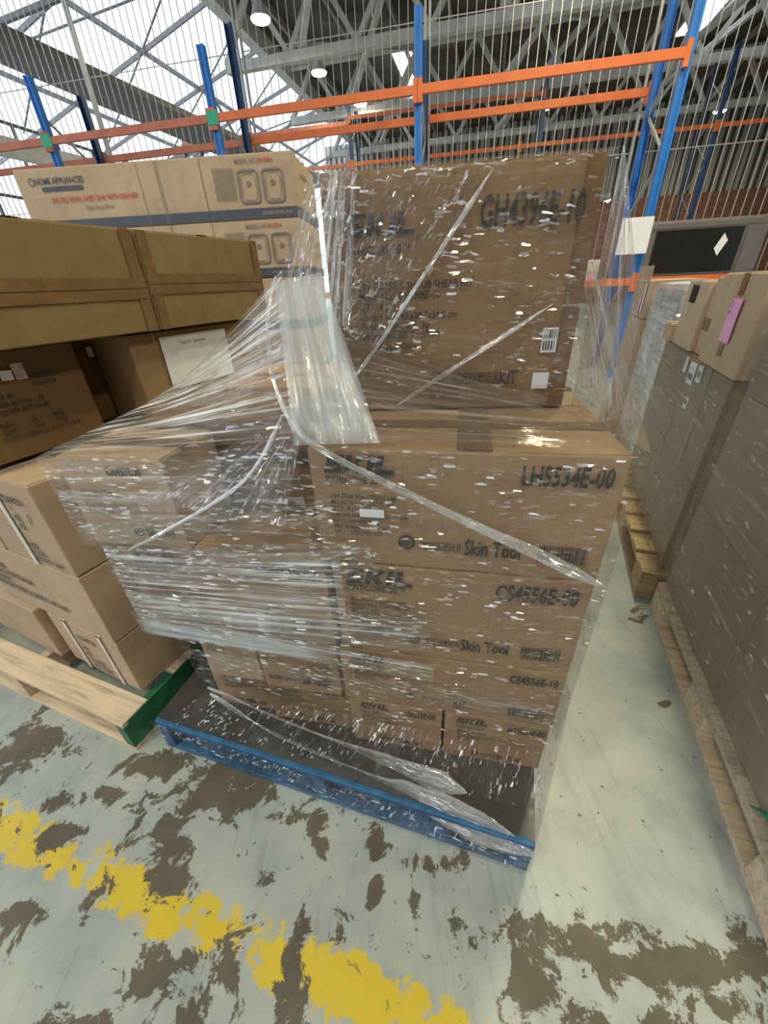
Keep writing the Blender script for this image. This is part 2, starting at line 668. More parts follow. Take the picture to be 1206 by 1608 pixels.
    def strap_loop(self, u, w_=0.014, axis='y', name='strapping_band'):
        """white strap round the box: over front, top, back and bottom"""
        w, d, h = self.w, self.d, self.h
        t = 0.006
        mb = MB()
        if axis == 'y':
            mb.box((u, -t, 0.001), (u + w_, -0.003, h + t))
            mb.box((u, -t, h + 0.003), (u + w_, d + t, h + t))
            mb.box((u, d + 0.003, 0.001), (u + w_, d + t, h + t))
        else:
            mb.box((-t, u, 0.001), (-0.003, u + w_, h + t))
            mb.box((-t, u, h + 0.003), (w + t, u + w_, h + t))
            mb.box((w + 0.003, u, 0.001), (w + t, u + w_, h + t))
        return mb.build(name, STRAP, self.root)


def logo_polys():
    """heavy slanted four letter word mark"""
    sh = 0.22
    P = []

    def add(x0, pts):
        P.append([(x0 + x + y * sh, y) for x, y in pts])
    # S
    for q in ([(0, 0), (0.92, 0), (0.92, 0.22), (0, 0.22)], [(0.62, 0.22), (0.92, 0.22), (0.92, 0.6), (0.62, 0.45)],
              [(0.06, 0.39), (0.62, 0.39), (0.62, 0.60), (0.06, 0.60)], [(0.06, 0.6), (0.36, 0.6), (0.36, 0.8), (0.06, 0.8)],
              [(0.06, 0.8), (0.95, 0.8), (0.95, 1.0), (0.06, 1.0)]):
        add(0, q)
    # K
    for q in ([(0, 0), (0.3, 0), (0.3, 1), (0, 1)], [(0.3, 0.42), (0.66, 1), (1.02, 1), (0.56, 0.5)], [(0.3, 0.42), (0.56, 0.5), (1.06, 0), (0.68, 0)]):
        add(1.06, q)
    # I
    add(2.2, [(0, 0), (0.32, 0), (0.32, 1), (0, 1)])
    # L
    add(2.66, [(0, 0), (0.32, 0), (0.32, 1), (0, 1)])
    add(2.66, [(0.32, 0), (1.0, 0), (0.94, 0.24), (0.32, 0.24)])
    return P


LOGO = logo_polys()


def round_mark(seg=22):
    """roundel with two hooks, printed as a ring and bars"""
    P = []
    for i in range(seg):
        a, b = 2 * math.pi * i / seg, 2 * math.pi * (i + 1) / seg
        P.append([(math.cos(a), math.sin(a)), (math.cos(b), math.sin(b)), (0.74 * math.cos(b), 0.74 * math.sin(b)), (0.74 * math.cos(a), 0.74 * math.sin(a))])
    for i in range(14):
        a, b = math.pi * (0.3 + 1.4 * i / 14), math.pi * (0.3 + 1.4 * (i + 1) / 14)
        P.append([(0.5 * math.cos(a), 0.5 * math.sin(a)), (0.5 * math.cos(b), 0.5 * math.sin(b)), (0.28 * math.cos(b), 0.28 * math.sin(b)), (0.28 * math.cos(a), 0.28 * math.sin(a))])
    P.append([(0.0, -0.1), (0.55, -0.1), (0.55, 0.1), (0.0, 0.1)])
    return P


def icon_row():
    """row of small handling pictograms: frames with glass, arrows, umbrella"""
    P = []
    for k in range(4):
        x = k * 1.15
        for q in ([(0, 0), (1, 0), (1, .08), (0, .08)], [(0, .92), (1, .92), (1, 1), (0, 1)], [(0, 0), (.08, 0), (.08, 1), (0, 1)], [(.92, 0), (1, 0), (1, 1), (.92, 1)]):
            P.append([(x + a, b) for a, b in q])
        if k % 2:
            for q in ([(.2, .2), (.3, .2), (.3, .6), (.2, .6)], [(.12, .58), (.38, .58), (.25, .85)], [(.65, .2), (.75, .2), (.75, .6), (.65, .6)], [(.57, .58), (.83, .58), (.7, .85)]):
                P.append([(x + a, b) for a, b in q])
        else:
            for q in ([(.3, .5), (.7, .5), (.8, .85), (.2, .85)], [(.46, .2), (.54, .2), (.54, .5), (.46, .5)], [(.3, .15), (.7, .15), (.7, .22), (.3, .22)]):
                P.append([(x + a, b) for a, b in q])
    return P


ROUND = round_mark()
ICONS = icon_row()

# ================================================================== SETTING
# floor with painted surface, worn patches and a yellow line
WEAR = [(-0.584, 0.621, .13, .075), (-0.50, 0.66, .10, .05), (-0.804, 0.706, .12, .04), (-0.393, 0.658, .05, .035), (-0.44, 0.60, .05, .03),
        (-0.658, 0.50, .055, .08), (-0.64, 0.42, .06, .05), (-1.061, 0.60, .05, .03), (-1.306, 0.782, .14, .09), (-0.981, 0.523, .07, .03), (-0.92, 0.62, .06, .03),
        (-0.33, 0.535, .06, .02), (-0.235, 0.51, .03, .03), (-0.215, 0.465, .02, .035), (-0.069, 0.458, .02, .06), (-0.075, 0.367, .018, .03), (-0.03, 0.46, .03, .015),
        (-0.251, 0.300, .025, .05), (-0.259, 0.22, .035, .07), (-0.579, 0.235, .06, .05), (-0.50, 0.27, .05, .02), (-0.72, 0.17, .09, .03), (-0.47, 0.19, .05, .05),
        (0.251, 0.30, .055, .03), (0.30, 0.27, .06, .035), (0.38, 0.26, .08, .04), (0.466, 0.275, .07, .02), (0.477, 0.225, .09, .04), (0.56, 0.23, .08, .02),
        (0.655, 0.215, .08, .025), (0.76, 0.225, .10, .03), (0.64, 0.16, .07, .03), (0.26, 0.19, .045, .05), (0.36, 0.13, .05, .04), (0.53, 0.13, .06, .03),
        (1.13, 1.26, .05, .045), (1.10, 1.22, .04, .02), (0.969, 0.826, .028, .02), (0.13, 0.42, .04, .02), (-0.147, 0.640, .02, .02),
        (-0.414, 0.245, .04, .02), (0.03, 0.34, .012, .05), (0.06, 0.42, .03, .02), (-0.95, 0.36, .08, .02), (-0.35, 0.40, .025, .018)]


def floor_fields(x, y):
    w = 0.0
    for cx, cy, ax, ay in WEAR:
        q = ((x - cx) / (ax * 1.15)) ** 2 + ((y - cy) / (ay * 1.15)) ** 2
        if q < 6:
            w = max(w, math.exp(-q * 0.9))
    if x < 0.2 and y < 0.62:
        w = max(w, 0.15)
    # yellow line from (-1.18,.55) to (-.03,.18) and on
    dx, dy = 1.15, -0.37
    ln = math.hypot(dx, dy)
    t = ((x + 1.18) * dx + (y - 0.55) * dy) / ln
    dist = abs(-(x + 1.18) * dy + (y - 0.55) * dx) / ln
    yl = max(0.0, 1 - (dist / 0.062) ** 2) * (0.70 + 0.30 * math.sin(t * 11 + 1.9)) if t < 1.45 else 0
    if x > 0.42 and y > 0.36:
        w -= 0.25
    return w, yl


fv, ff, wa, ya = [], [], [], []
xs = [-14, -9, -6, -4, -3, -2.4, -2.0] + [-1.8 + 0.016 * i for i in range(219)] + [2.0, 2.6, 3.4, 5, 8, 12, 18, 26]
ys = [-8, -5, -3, -1.5, -0.6] + [-0.1 + 0.016 * i for i in range(114)] + [2.0, 2.6, 3.4, 5, 8, 12, 18, 25, 34]
for y in ys:
    for x in xs:
        fv.append((x, y, 0))
        a, b = floor_fields(x, y) if -1.9 < x < 1.9 and -0.2 < y < 1.9 else (-0.1, 0)
        wa.append(a)
        ya.append(b)
nx = len(xs)
for j in range(len(ys) - 1):
    for i in range(nx - 1):
        a = j * nx + i
        ff.append((a, a + 1, a + nx + 1, a + nx))

m, nt, out = new_mat('worn_painted_concrete')
b = N(nt, 'ShaderNodeBsdfPrincipled')
at1 = N(nt, 'ShaderNodeAttribute', attribute_name='wear')
at2 = N(nt, 'ShaderNodeAttribute', attribute_name='line')
geo = N(nt, 'ShaderNodeNewGeometry')
n1 = N(nt, 'ShaderNodeTexNoise')
n1.inputs['Scale'].default_value = 11
n1.inputs['Detail'].default_value = 12
n1.inputs['Roughness'].default_value = 0.72
n1.inputs['Distortion'].default_value = 0.5
L(nt, geo, 'Position', n1, 'Vector')
ad = N(nt, 'ShaderNodeMath', operation='MULTIPLY_ADD')
ad.inputs[1].default_value = 4.2
L(nt, n1, 'Fac', ad, 0)
L(nt, at1, 'Fac', ad, 2)
r = ramp(nt, [(0.0, (0, 0, 0, 1)), (1.0, (1, 1, 1, 1))])
mr = N(nt, 'ShaderNodeMapRange')
mr.inputs[1].default_value = 2.58
mr.inputs[2].default_value = 2.70
L(nt, ad, 0, mr, 0)
# fine speckle chips
n2 = N(nt, 'ShaderNodeTexNoise')
n2.inputs['Scale'].default_value = 30
n2.inputs['Detail'].default_value = 5
n2.inputs['Roughness'].default_value = 0.65
L(nt, geo, 'Position', n2, 'Vector')
mr2 = N(nt, 'ShaderNodeMapRange')
mr2.inputs[1].default_value = 0.655
mr2.inputs[2].default_value = 0.69
L(nt, n2, 'Fac', mr2, 0)
mxx = N(nt, 'ShaderNodeMath', operation='MAXIMUM')
L(nt, mr, 0, mxx, 0)
L(nt, mr2, 0, mxx, 1)
# paint colour
n3 = N(nt, 'ShaderNodeTexNoise')
n3.inputs['Scale'].default_value = 5
n3.inputs['Detail'].default_value = 7
n3.inputs['Roughness'].default_value = 0.6
L(nt, geo, 'Position', n3, 'Vector')
rp = ramp(nt, [(0.28, (0.24, 0.28, 0.28, 1)), (0.5, (0.34, 0.385, 0.375, 1)), (0.72, (0.42, 0.46, 0.43, 1))])
L(nt, n3, 'Fac', rp, 'Fac')
rw = ramp(nt, [(0.3, (0.065, 0.056, 0.040, 1)), (0.5, (0.095, 0.083, 0.060, 1)), (0.7, (0.135, 0.115, 0.082, 1))])
L(nt, n3, 'Fac', rw, 'Fac')
# scratches
wv = N(nt, 'ShaderNodeMapping')
wv.inputs['Scale'].default_value = (60, 3, 1)
wv.inputs['Rotation'].default_value = (0, 0, 0.35)
L(nt, geo, 'Position', wv, 'Vector')
n4 = N(nt, 'ShaderNodeTexNoise')
n4.inputs['Scale'].default_value = 1
n4.inputs['Detail'].default_value = 3
L(nt, wv, 'Vector', n4, 'Vector')
rs = ramp(nt, [(0.3, (0.88, 0.88, 0.87, 1)), (0.45, (1, 1, 1, 1))])
L(nt, n4, 'Fac', rs, 'Fac')
ms = N(nt, 'ShaderNodeMix', data_type='RGBA', blend_type='MULTIPLY')
ms.inputs[0].default_value = 1
L(nt, rp, 'Color', ms, 6)
L(nt, rs, 'Color', ms, 7)
# yellow over paint where the line survives
n5 = N(nt, 'ShaderNodeTexNoise')
n5.inputs['Scale'].default_value = 14
n5.inputs['Detail'].default_value = 7
n5.inputs['Roughness'].default_value = 0.7
L(nt, geo, 'Position', n5, 'Vector')
ay_ = N(nt, 'ShaderNodeMath', operation='MULTIPLY_ADD')
ay_.inputs[1].default_value = 4.0
L(nt, n5, 'Fac', ay_, 0)
L(nt, at2, 'Fac', ay_, 2)
my = N(nt, 'ShaderNodeMapRange')
my.inputs[1].default_value = 2.25
my.inputs[2].default_value = 2.50
L(nt, ay_, 0, my, 0)
mc = N(nt, 'ShaderNodeMix', data_type='RGBA')
gy = N(nt, 'ShaderNodeMath', operation='MULTIPLY')
gs_ = N(nt, 'ShaderNodeMapRange')
gs_.inputs[1].default_value = 0.02
gs_.inputs[2].default_value = 0.12
L(nt, at2, 'Fac', gs_, 0)
L(nt, my, 0, gy, 0)
L(nt, gs_, 0, gy, 1)
L(nt, gy, 0, mc, 0)
L(nt, ms, 2, mc, 6)
mc.inputs[7].default_value = (0.60, 0.45, 0.03, 1)
mf = N(nt, 'ShaderNodeMix', data_type='RGBA')
L(nt, mxx, 0, mf, 0)
L(nt, mc, 2, mf, 6)
L(nt, rw, 'Color', mf, 7)
L(nt, mf, 2, b, 'Base Color')
rr_ = N(nt, 'ShaderNodeMapRange')
rr_.inputs[3].default_value = 0.38
rr_.inputs[4].default_value = 0.6
L(nt, mxx, 0, rr_, 0)
L(nt, rr_, 0, b, 'Roughness')
bp = N(nt, 'ShaderNodeBump', invert=True)
bp.inputs['Strength'].default_value = 0.25
bp.inputs['Distance'].default_value = 0.002
L(nt, mxx, 0, bp, 'Height')
L(nt, bp, 0, b, 'Normal')
L(nt, b, 0, out, 0)
fl = mesh_obj('floor', fv, ff, m)
for nm, arr in (('wear', wa), ('line', ya)):
    at = fl.data.attributes.new(nm, 'FLOAT', 'POINT')
    at.data.foreach_set('value', arr)
fl['kind'] = 'structure'

# --- hall frame: direction along the hall (75.5 deg) and roof edge
RA = 75.5
rd = Vector((math.cos(R(RA)), math.sin(R(RA)), 0))
rp_ = Vector((math.sin(R(RA)), -math.cos(R(RA)), 0))     # to the right of the roof edge
E0 = Vector((-3.15, 14.43, 0))


def HL(a, c, z):
    """point a along the hall, c to the right of the roof edge line"""
    return E0 + rd * a + rp_ * c + Vector((0, 0, z))


def struct(o, kind='structure'):
    o['kind'] = kind
    return o


m, nt, out = new_mat('dark_roof_lining')
b = N(nt, 'ShaderNodeBsdfPrincipled')
b.inputs['Roughness'].default_value = 0.8
geo = N(nt, 'ShaderNodeNewGeometry')
mp = N(nt, 'ShaderNodeMapping')
mp.inputs['Rotation'].default_value = (0, 0, R(-RA))
mp.inputs['Scale'].default_value = (0.35, 1.1, 1)
L(nt, geo, 'Position', mp, 'Vector')
no = N(nt, 'ShaderNodeTexNoise')
no.inputs['Scale'].default_value = 1.2
no.inputs['Detail'].default_value = 4
L(nt, mp, 'Vector', no, 'Vector')
r = ramp(nt, [(0.35, (0.05, 0.045, 0.04, 1)), (0.6, (0.13, 0.12, 0.105, 1)), (0.75, (0.24, 0.22, 0.2, 1))])
L(nt, no, 'Fac', r, 'Fac')
L(nt, r, 'Color', b, 'Base Color')
L(nt, b, 0, out, 0)
ROOFM = m
mb = MB()
pts = [HL(-27, 0, 0), HL(-27, 26, 0), HL(16, 26, 0), HL(16, 0, 0)]
mb.poly([(p.x, p.y) for p in pts], 7.5, 7.62)
struct(mb.build('ceiling', ROOFM))
# eave gutter box along the roof edge
mb = MB()
mb.bar(HL(-27, -0.1, 7.35), HL(16, -0.1, 7.35), 0.3, 0.5)
struct(mb.build('trim_1', STEEL))
# lower side roof (dark band) and its wall
mb = MB()
mb.poly([(-7.7, 3.56), (-8.17, 4.39), (-3.1, 20.93), (-1.21, 21.2)], 5.0, 5.12)
struct(mb.build('trim_2', simple('dark_gutter_steel', (0.14, 0.13, 0.13), 0.7)))
mb = MB()
mb.bar(Vector((-8.7, 5.2, 3.9)), Vector((-2.6, 21.3, 3.9)), 0.14, 0.3)
struct(mb.build('trim_3', STEEL))

BRICK, nt, out = new_mat('red_brickwork')
b = N(nt, 'ShaderNodeBsdfPrincipled')
b.inputs['Roughness'].default_value = 0.85
tc = N(nt, 'ShaderNodeTexCoord')
br = N(nt, 'ShaderNodeTexBrick')
br.inputs['Scale'].default_value = 1.0
br.inputs['Brick Width'].default_value = 0.23
br.inputs['Row Height'].default_value = 0.076
br.inputs['Mortar Size'].default_value = 0.008
br.inputs['Color1'].default_value = (0.26, 0.085, 0.05, 1)
br.inputs['Color2'].default_value = (0.36, 0.14, 0.085, 1)
br.inputs['Mortar'].default_value = (0.3, 0.25, 0.2, 1)
L(nt, tc, 'UV', br, 'Vector')
L(nt, br, 'Color', b, 'Base Color')
L(nt, b, 0, out, 0)

CORR, nt, out = new_mat('ribbed_wall_cladding')
b = N(nt, 'ShaderNodeBsdfPrincipled')
b.inputs['Roughness'].default_value = 0.6
tc = N(nt, 'ShaderNodeTexCoord')
wv = N(nt, 'ShaderNodeTexWave')
wv.inputs['Scale'].default_value = 1.1
wv.bands_direction = 'X'
L(nt, tc, 'UV', wv, 'Vector')
r = ramp(nt, [(0.2, (0.08, 0.075, 0.07, 1)), (0.5, (0.42, 0.41, 0.38, 1)), (0.9, (0.5, 0.49, 0.46, 1))])
L(nt, wv, 'Fac', r, 'Fac')
L(nt, r, 'Color', b, 'Base Color')
L(nt, b, 0, out, 0)

m, nt, out = new_mat('translucent_glazing')
tr = N(nt, 'ShaderNodeBsdfTransparent')
tl = N(nt, 'ShaderNodeBsdfTranslucent')
tl.inputs[0].default_value = (0.9, 0.95, 1, 1)
mx = N(nt, 'ShaderNodeMixShader')
mx.inputs[0].default_value = 0.1
L(nt, tr, 0, mx, 1)
L(nt, tl, 0, mx, 2)
L(nt, mx, 0, out, 0)
GLAZ = m


def wall(name, p, q, z0, z1, t, mat):
    p, q = Vector(p), Vector(q)
    ln = (q - p).length
    o = MB().box((0, 0, z0), (ln, t, z1)).build(name, mat)
    ul = o.data.uv_layers.new(name='UVMap')
    for lp in o.data.loops:
        v = o.data.vertices[lp.vertex_index].co
        ul.data[lp.index].uv = (v.x + v.y, v.z)
    o.location = (p.x, p.y, 0)
    o.rotation_euler = (0, 0, math.atan2(q.y - p.y, q.x - p.x))
    return struct(o)


FA, FB = HL(12, -2, 0), HL(12, 26, 0)
wall('wall_far_lower', FA, FB, 0, 4.3, 0.3, BRICK)
wall('wall_far_upper', FA, FB, 4.3, 7.5, 0.2, CORR)
wall('wall_side', HL(-12, -3.4, 0), HL(12, -3.4, 0), 0, 2.6, 0.25, BRICK)
wall('wall_right', HL(-27, 20, 0), HL(12, 20, 0), 0, 7.5, 0.25, CORR)  # rear stretch is unseen, run on to block light from behind
wall('wall_rear_added', HL(-27, 4, 0), HL(-27, 20, 0), 0, 7.5, 0.25, BRICK)  # unseen rear wall added to keep light off the carton sides
# side glazing above the low wall, with its bars
mb = MB()
ga, gb = HL(-12, -3.5, 2.6), HL(12, -3.5, 2.6)
mb.v += [ga, gb, gb + Vector((0, 0, 2.0)), ga + Vector((0, 0, 2.0))]
mb.f.append((0, 1, 2, 3))
struct(mb.build('window_1', GLAZ))
mb = MB()
for i in range(25):
    p = HL(-12 + i, -3.42, 2.6)
    mb.bar(p, p + Vector((0, 0, 2.0)), 0.05, 0.05)
for z in (2.62, 3.3, 4.58):
    mb.bar(HL(-12, -3.42, z), HL(12, -3.42, z), 0.05, 0.05)
struct(mb.build('trim_4', STEEL_D))
# glazed side roof: sloping bars and panes left of the roof edge
mb = MB()
g0, g1, g2, g3 = HL(-27, -9, 5.2), HL(16, -9, 5.2), HL(16, -0.25, 7.6), HL(-27, -0.25, 7.6)
mb.v += [g0, g1, g2, g3]
mb.f.append((0, 1, 2, 3))
struct(mb.build('window_2', GLAZ))
mb = MB()
for i in range(18):
    a = -26.5 + i * 2.4
    mb.bar(HL(a, -9, 5.1), HL(a, -0.2, 7.5), 0.05, 0.09)
    if i % 3 == 0:
        mb.bar(HL(a, -6, 4.9), HL(a + 2.4, -0.2, 6.6), 0.03, 0.03)
        mb.bar(HL(a, -9, 5.0), HL(a, -0.2, 5.6), 0.07, 0.07)
    mb.bar(HL(a + .8, -0.2, 7.3), HL(a + 2.6, -5, 5.0), 0.03, 0.03)
for c in (-2.6, -5.2, -7.6):
    z = 5.1 + (c + 9) / 8.8 * 2.4
    mb.bar(HL(-27, c, z), HL(16, c, z), 0.06, 0.1)
struct(mb.build('trim_5', simple('grey_roof_steel', (0.22, 0.22, 0.24), 0.6)))

# ceiling purlins
mb = MB()
for i in range(18):
    c = 0.8 + i * 1.45
    mb.bar(HL(-26.5, c, 7.40), HL(15.5, c, 7.40), 0.07, 0.16)
struct(mb.build('trim_6', simple('pale_purlin', (0.33, 0.31, 0.28), 0.7)))
# pale roof sheets; the long rear strips are unseen, added for film glints
SKYL_GLOW = emit('skylight_and_added_glow', (0.93, 0.95, 1.0), 3.0)
k = 2
for (a0, a1, c0, c1) in ((-6.5, -1.5, 7.3, 8.0), (-9.5, -3.0, 9.6, 10.5), (-9.0, -2.0, 11.6, 12.5), (1.0, 6.0, 11.6, 12.3), (3, 8, 3.2, 3.8), (-12, -8.5, 4.6, 5.3), (-3, 2, 15, 15.8), (-26, -15, 1.2, 2.2), (-26, -15, 4.2, 5.2), (-26, -15, 7.2, 8.2), (-26, -15, 10.2, 11.2), (-26, -15, 13.2, 14.2)):
    k += 1
    mb = MB()
    mb.poly([(p.x, p.y) for p in (HL(a0, c0, 0), HL(a0, c1, 0), HL(a1, c1, 0), HL(a1, c0, 0))], 7.46, 7.49)
    struct(mb.build('window_%d' % k, SKYL_GLOW))  # the added rear strips share the window names


def roof_truss(a, label):
    t = thing('roof_truss', label, 'truss', HL(a, 0, 6.0), RA - 90, 'lattice trusses under the dark roof')
    Wd = 20.0
    MB().bar((0, 0, 1.3), (Wd, 0, 1.3), 0.20, 0.16).build('top_chord', STEEL, t)
    MB().bar((0, 0, 0.05), (Wd, 0, 0.05), 0.18, 0.18).build('bottom_chord', STEEL, t)
    mb = MB()
    n = 12
    for i in range(n):
        x0, x1 = Wd * i / n, Wd * (i + 1) / n
        mb.bar((x0, 0, 0.1), ((x0 + x1) / 2, 0, 1.25), 0.11, 0.11)
        mb.bar(((x0 + x1) / 2, 0, 1.25), (x1, 0, 0.1), 0.11, 0.11)
    mb.build('web_bars', STEEL, t)
    return t


for i, (a, lab) in enumerate(((-10.8, 'pale steel lattice roof truss closest to the blue racks'), (-7.6, 'pale steel lattice roof truss second from the racks'),
                              (-4.2, 'pale steel lattice roof truss third from the racks'), (-0.6, 'pale steel lattice roof truss fourth from the racks'),
                              (3.2, 'pale steel lattice roof truss fifth from the racks'), (7.2, 'pale steel lattice roof truss before the far wall'))):
    roof_truss(a, lab)
mb = MB()
for i in range(5):
    a0, a1 = (-10.8, -7.6, -4.2, -0.6, 3.2)[i], (-7.6, -4.2, -0.6, 3.2, 7.2)[i]
    for c in (2.0, 6.5, 11.0, 15.5):
        mb.bar(HL(a0, c, 6.2), HL(a1, c + 2.2, 7.2), 0.12, 0.12)
        mb.bar(HL(a1, c, 6.2), HL(a0, c + 2.2, 7.2), 0.12, 0.12)
struct(mb.build('trim_7', STEEL))

LAMPM = emit('lamp_glow', (1.0, 0.95, 0.76), 40)
names = ['closest to the glazed roof edge', 'between the centre racks above the wrapped load', 'above the long orange beam right of centre', 'beside the pale roof sheets at the aisle',
         'farthest down the hall', 'in the top corner of the glazed side', 'straight above the aisle', 'above the second aisle rack', 'above the stacked cartons on the aisle',
         'behind the viewer over the floor line', 'behind the viewer on the carton side', 'behind the viewer on the aisle side']
for i, p in enumerate(LAMP_SPOTS):
    t = thing('high_bay_lamp', 'glowing high bay lamp ' + names[i], 'lamp', p, 0, 'high bay lamps under the roof')
    MB().cyl((0, 0, -0.22), (0, 0, 0.0), 0.20, 0.09, 20).build('reflector', STEEL, t)
    MB().cyl((0, 0, 0.0), (0, 0, 0.16), 0.07, 0.07, 12).build('housing', STEEL_D, t)
    MB().cyl((0, 0, 0.16), (0, 0, 1.12), 0.008, 0.008, 6).build('hanging_rod', STEEL_D, t)
    MB().cyl((0, 0, -0.25), (0, 0, -0.221), 0.18, 0.18, 20).build('lens', LAMPM, t)

# ================================================================== RACKS
RY = -12.0
r_o = Vector((0, 6.66, 0))
r_x = Vector((math.cos(R(RY)), math.sin(R(RY)), 0))
r_y = Vector((-r_x.y, r_x.x, 0))


def rk(x, y, z=0):
    return r_o + r_x * x + r_y * y + Vector((0, 0, z))


def upright(x, y, hf, hr, label, m1=BLUERACK, m2=BLUERACK, depth=0.95):
    t = thing('rack_upright_frame', label, 'rack frame', rk(x, y), RY, 'blue pallet rack upright frames')

    def post(yy, h, flip, mt):
        mb = MB()
        s = 1 if not flip else -1
        mb.box((-0.045, yy - 0.003 * s, 0), (-0.018, yy + 0.004 * s, h)) if s > 0 else mb.box((-0.045, yy - 0.004, 0), (-0.018, yy + 0.003, h))
        if s > 0:
            mb.box((0.018, yy - 0.003, 0), (0.045, yy + 0.004, h))
            mb.box((-0.018, yy + 0.010, 0), (0.018, yy + 0.014, h))
            mb.box((-0.019, yy - 0.003, 0), (-0.016, yy + 0.014, h))
            mb.box((0.016, yy - 0.003, 0), (0.019, yy + 0.014, h))
            mb.box((-0.045, yy + 0.0, 0), (-0.041, yy + 0.075, h))
            mb.box((0.041, yy + 0.0, 0), (0.045, yy + 0.075, h))
        else:
            mb.box((0.018, yy - 0.004, 0), (0.045, yy + 0.003, h))
            mb.box((-0.018, yy - 0.014, 0), (0.018, yy - 0.010, h))
            mb.box((-0.019, yy - 0.014, 0), (-0.016, yy + 0.003, h))
            mb.box((0.016, yy - 0.014, 0), (0.019, yy + 0.003, h))
            mb.box((-0.045, yy - 0.075, 0), (-0.041, yy, h))
            mb.box((0.041, yy - 0.075, 0), (0.045, yy, h))
        mb.build('post', mt, t)
        MB().box((-0.06, yy - 0.05, 0), (0.06, yy + 0.06, 0.006)).build('foot_plate', mt, t)
    post(0, hf, False, m1)
    post(depth, hr, True, m2)
    mb = MB()
    z = 0.3
    up = True
    top = min(hf, hr) - 0.1
    while z + 0.55 < top:
        if up:
            mb.bar((0, 0.03, z), (0, depth - 0.03, z + 0.55), 0.03, 0.02)
        else:
            mb.bar((0, depth - 0.03, z), (0, 0.03, z + 0.55), 0.03, 0.02)
        up = not up
        z += 0.55
    mb.build('brace', GALV, t)
    return t


UPX = [(-7.4, 'far off among the cartons at the end of the row'), (-4.65, 'standing behind the sink cartons, beside the green clip'), (-2.03, 'rising behind the middle of the sink cartons'),
       (0.67, 'rising above the upper wrapped carton'), (3.55, 'standing beside the aisle with white paper on it'), (6.6, 'outermost one past the aisle')]
for i, (x, lab) in enumerate(UPX):
    upright(x, 0, 3.98, 4.05 if i != 2 else 4.5, 'blue pallet rack upright frame ' + lab, BLUERACK, NAVYRACK if i < 4 else BLUERACK)


def beam(x0, x1, y, z, label, mat=ORANGE, green=False, front=True):
    t = thing('rack_beam', label, 'rack beam', rk(x0, y, z), RY, 'orange rack beams')
    ln = x1 - x0
    s = -1 if front else 1
    mb = MB()
    mb.box((0.05, s * 0.055 if s < 0 else 0.01, -0.04), (ln - 0.05, s * 0.01 if s < 0 else 0.055, 0.045))
    mb.build('beam', mat, t, 0.004)
    for x in (0.003, ln - 0.055):
        MB().box((x, s * 0.058 if s < 0 else 0.006, -0.11), (x + 0.052, s * 0.006 if s < 0 else 0.058, 0.1)).build('end_connector', mat, t)
    if green:
        MB().box((-0.06, -0.064, -0.07), (0.10, -0.059, 0.07)).build('green_clip', simple('green_clip', (0.02, 0.35, 0.2), 0.4), t)
    return t


bays = [('at the end of the row', UPX[0][0], UPX[1][0]), ('over the sink cartons', UPX[1][0], UPX[2][0]), ('left of the upper wrapped carton', UPX[2][0], UPX[3][0]),
        ('over the upper wrapped carton', UPX[3][0], UPX[4][0])]
for i, (lab, x0, x1) in enumerate(bays):
    fm = ORANGE_F if i < 2 else ORANGE
    beam(x0 + 0.0, x1, 0, 3.30, 'orange front rack beam ' + lab.replace('left of', 'beside'), fm, green=(i in (1, 2)))
    beam(x0 + 0.0, x1, 0.95, 3.30, 'orange rear rack beam ' + lab.replace('left of', 'beside'), fm, front=False)
    if i:
        beam(x0 + 0.0, x1, 0, 1.22, 'low orange shelf beam ' + lab.replace('left of', 'beside'), ORANGE)
# the farther rack row
for x0, x1, z, lab in ((-12, -7, 5.0, 'high end'), (-7, -2, 5.1, 'high middle'), (-2, 3.0, 5.2, 'high inner')):
    beam(x0, x1, 7.4, z, 'faded orange ' + lab + ' beam of the row behind', ORANGE_F)
for x0, x1, lab in ((-6, -2, 'beyond the sink cartons'), (-2, 2.5, 'beyond the centre upright'), (2.5, 7.0, 'seen past the aisle upright'), (7.0, 11.5, 'running out over the aisle goods')):
    beam(x0, x1, 7.4, 4.25, 'orange low beam of the back row ' + lab, ORANGE if x0 > -3 else ORANGE_F)
for x, lab in ((-7, 'carton end'), (-2, 'hidden middle'), (3.0, 'centre'), (7.0, 'past the aisle')):
    upright(x, 7.4, 5.6, 5.6, 'navy upright frame of the back row at the ' + lab, NAVYRACK, NAVYRACK)


def mesh_panel(x0, x1, y, z0, z1, label, pitch=0.115, rad=0.0048):
    t = thing('wire_mesh_panel', label, 'wire mesh', rk(x0, y), RY, 'wire mesh panels behind the racks')
    ln = x1 - x0
    mb = MB()
    n = int(ln / pitch)
    for i in range(n + 1):
        x = ln * i / n
        mb.bar((x, 0, z0), (x + 0.02, 0, z1), rad * 2, rad * 2)
    z = z0
    while z <= z1:
        mb.bar((0, 0.006, z), (ln, 0.006, z), rad * 2, rad * 2)
        z += 1.55
    mb.build('wires', GALV, t)
    for x in (0.0, ln):
        MB().bar((x, 0, 0), (x, 0, z1), 0.03, 0.03).build('edge_tube', GALV, t)
    return t


mesh_panel(-7.4, -4.65, 1.15, 1.2, 7.2, 'tall wire mesh panel at the end of the rack row')
mesh_panel(-4.6, -2.05, 1.15, 1.2, 7.2, 'tall wire mesh panel behind the sink cartons')
mesh_panel(-1.98, 0.64, 1.15, 1.2, 7.2, 'tall wire mesh panel before the bright glazing')
mesh_panel(0.70, 3.5, 1.15, 1.2, 7.2, 'tall wire mesh panel above the upper wrapped carton')
mesh_panel(3.6, 6.6, 1.15, 1.2, 7.2, 'tall wire mesh panel over the dark glass oven')
mesh_panel(6.7, 10.5, 1.15, 1.2, 7.2, 'tall wire mesh panel at the outer aisle bay')

# ================================================================== PALLETS


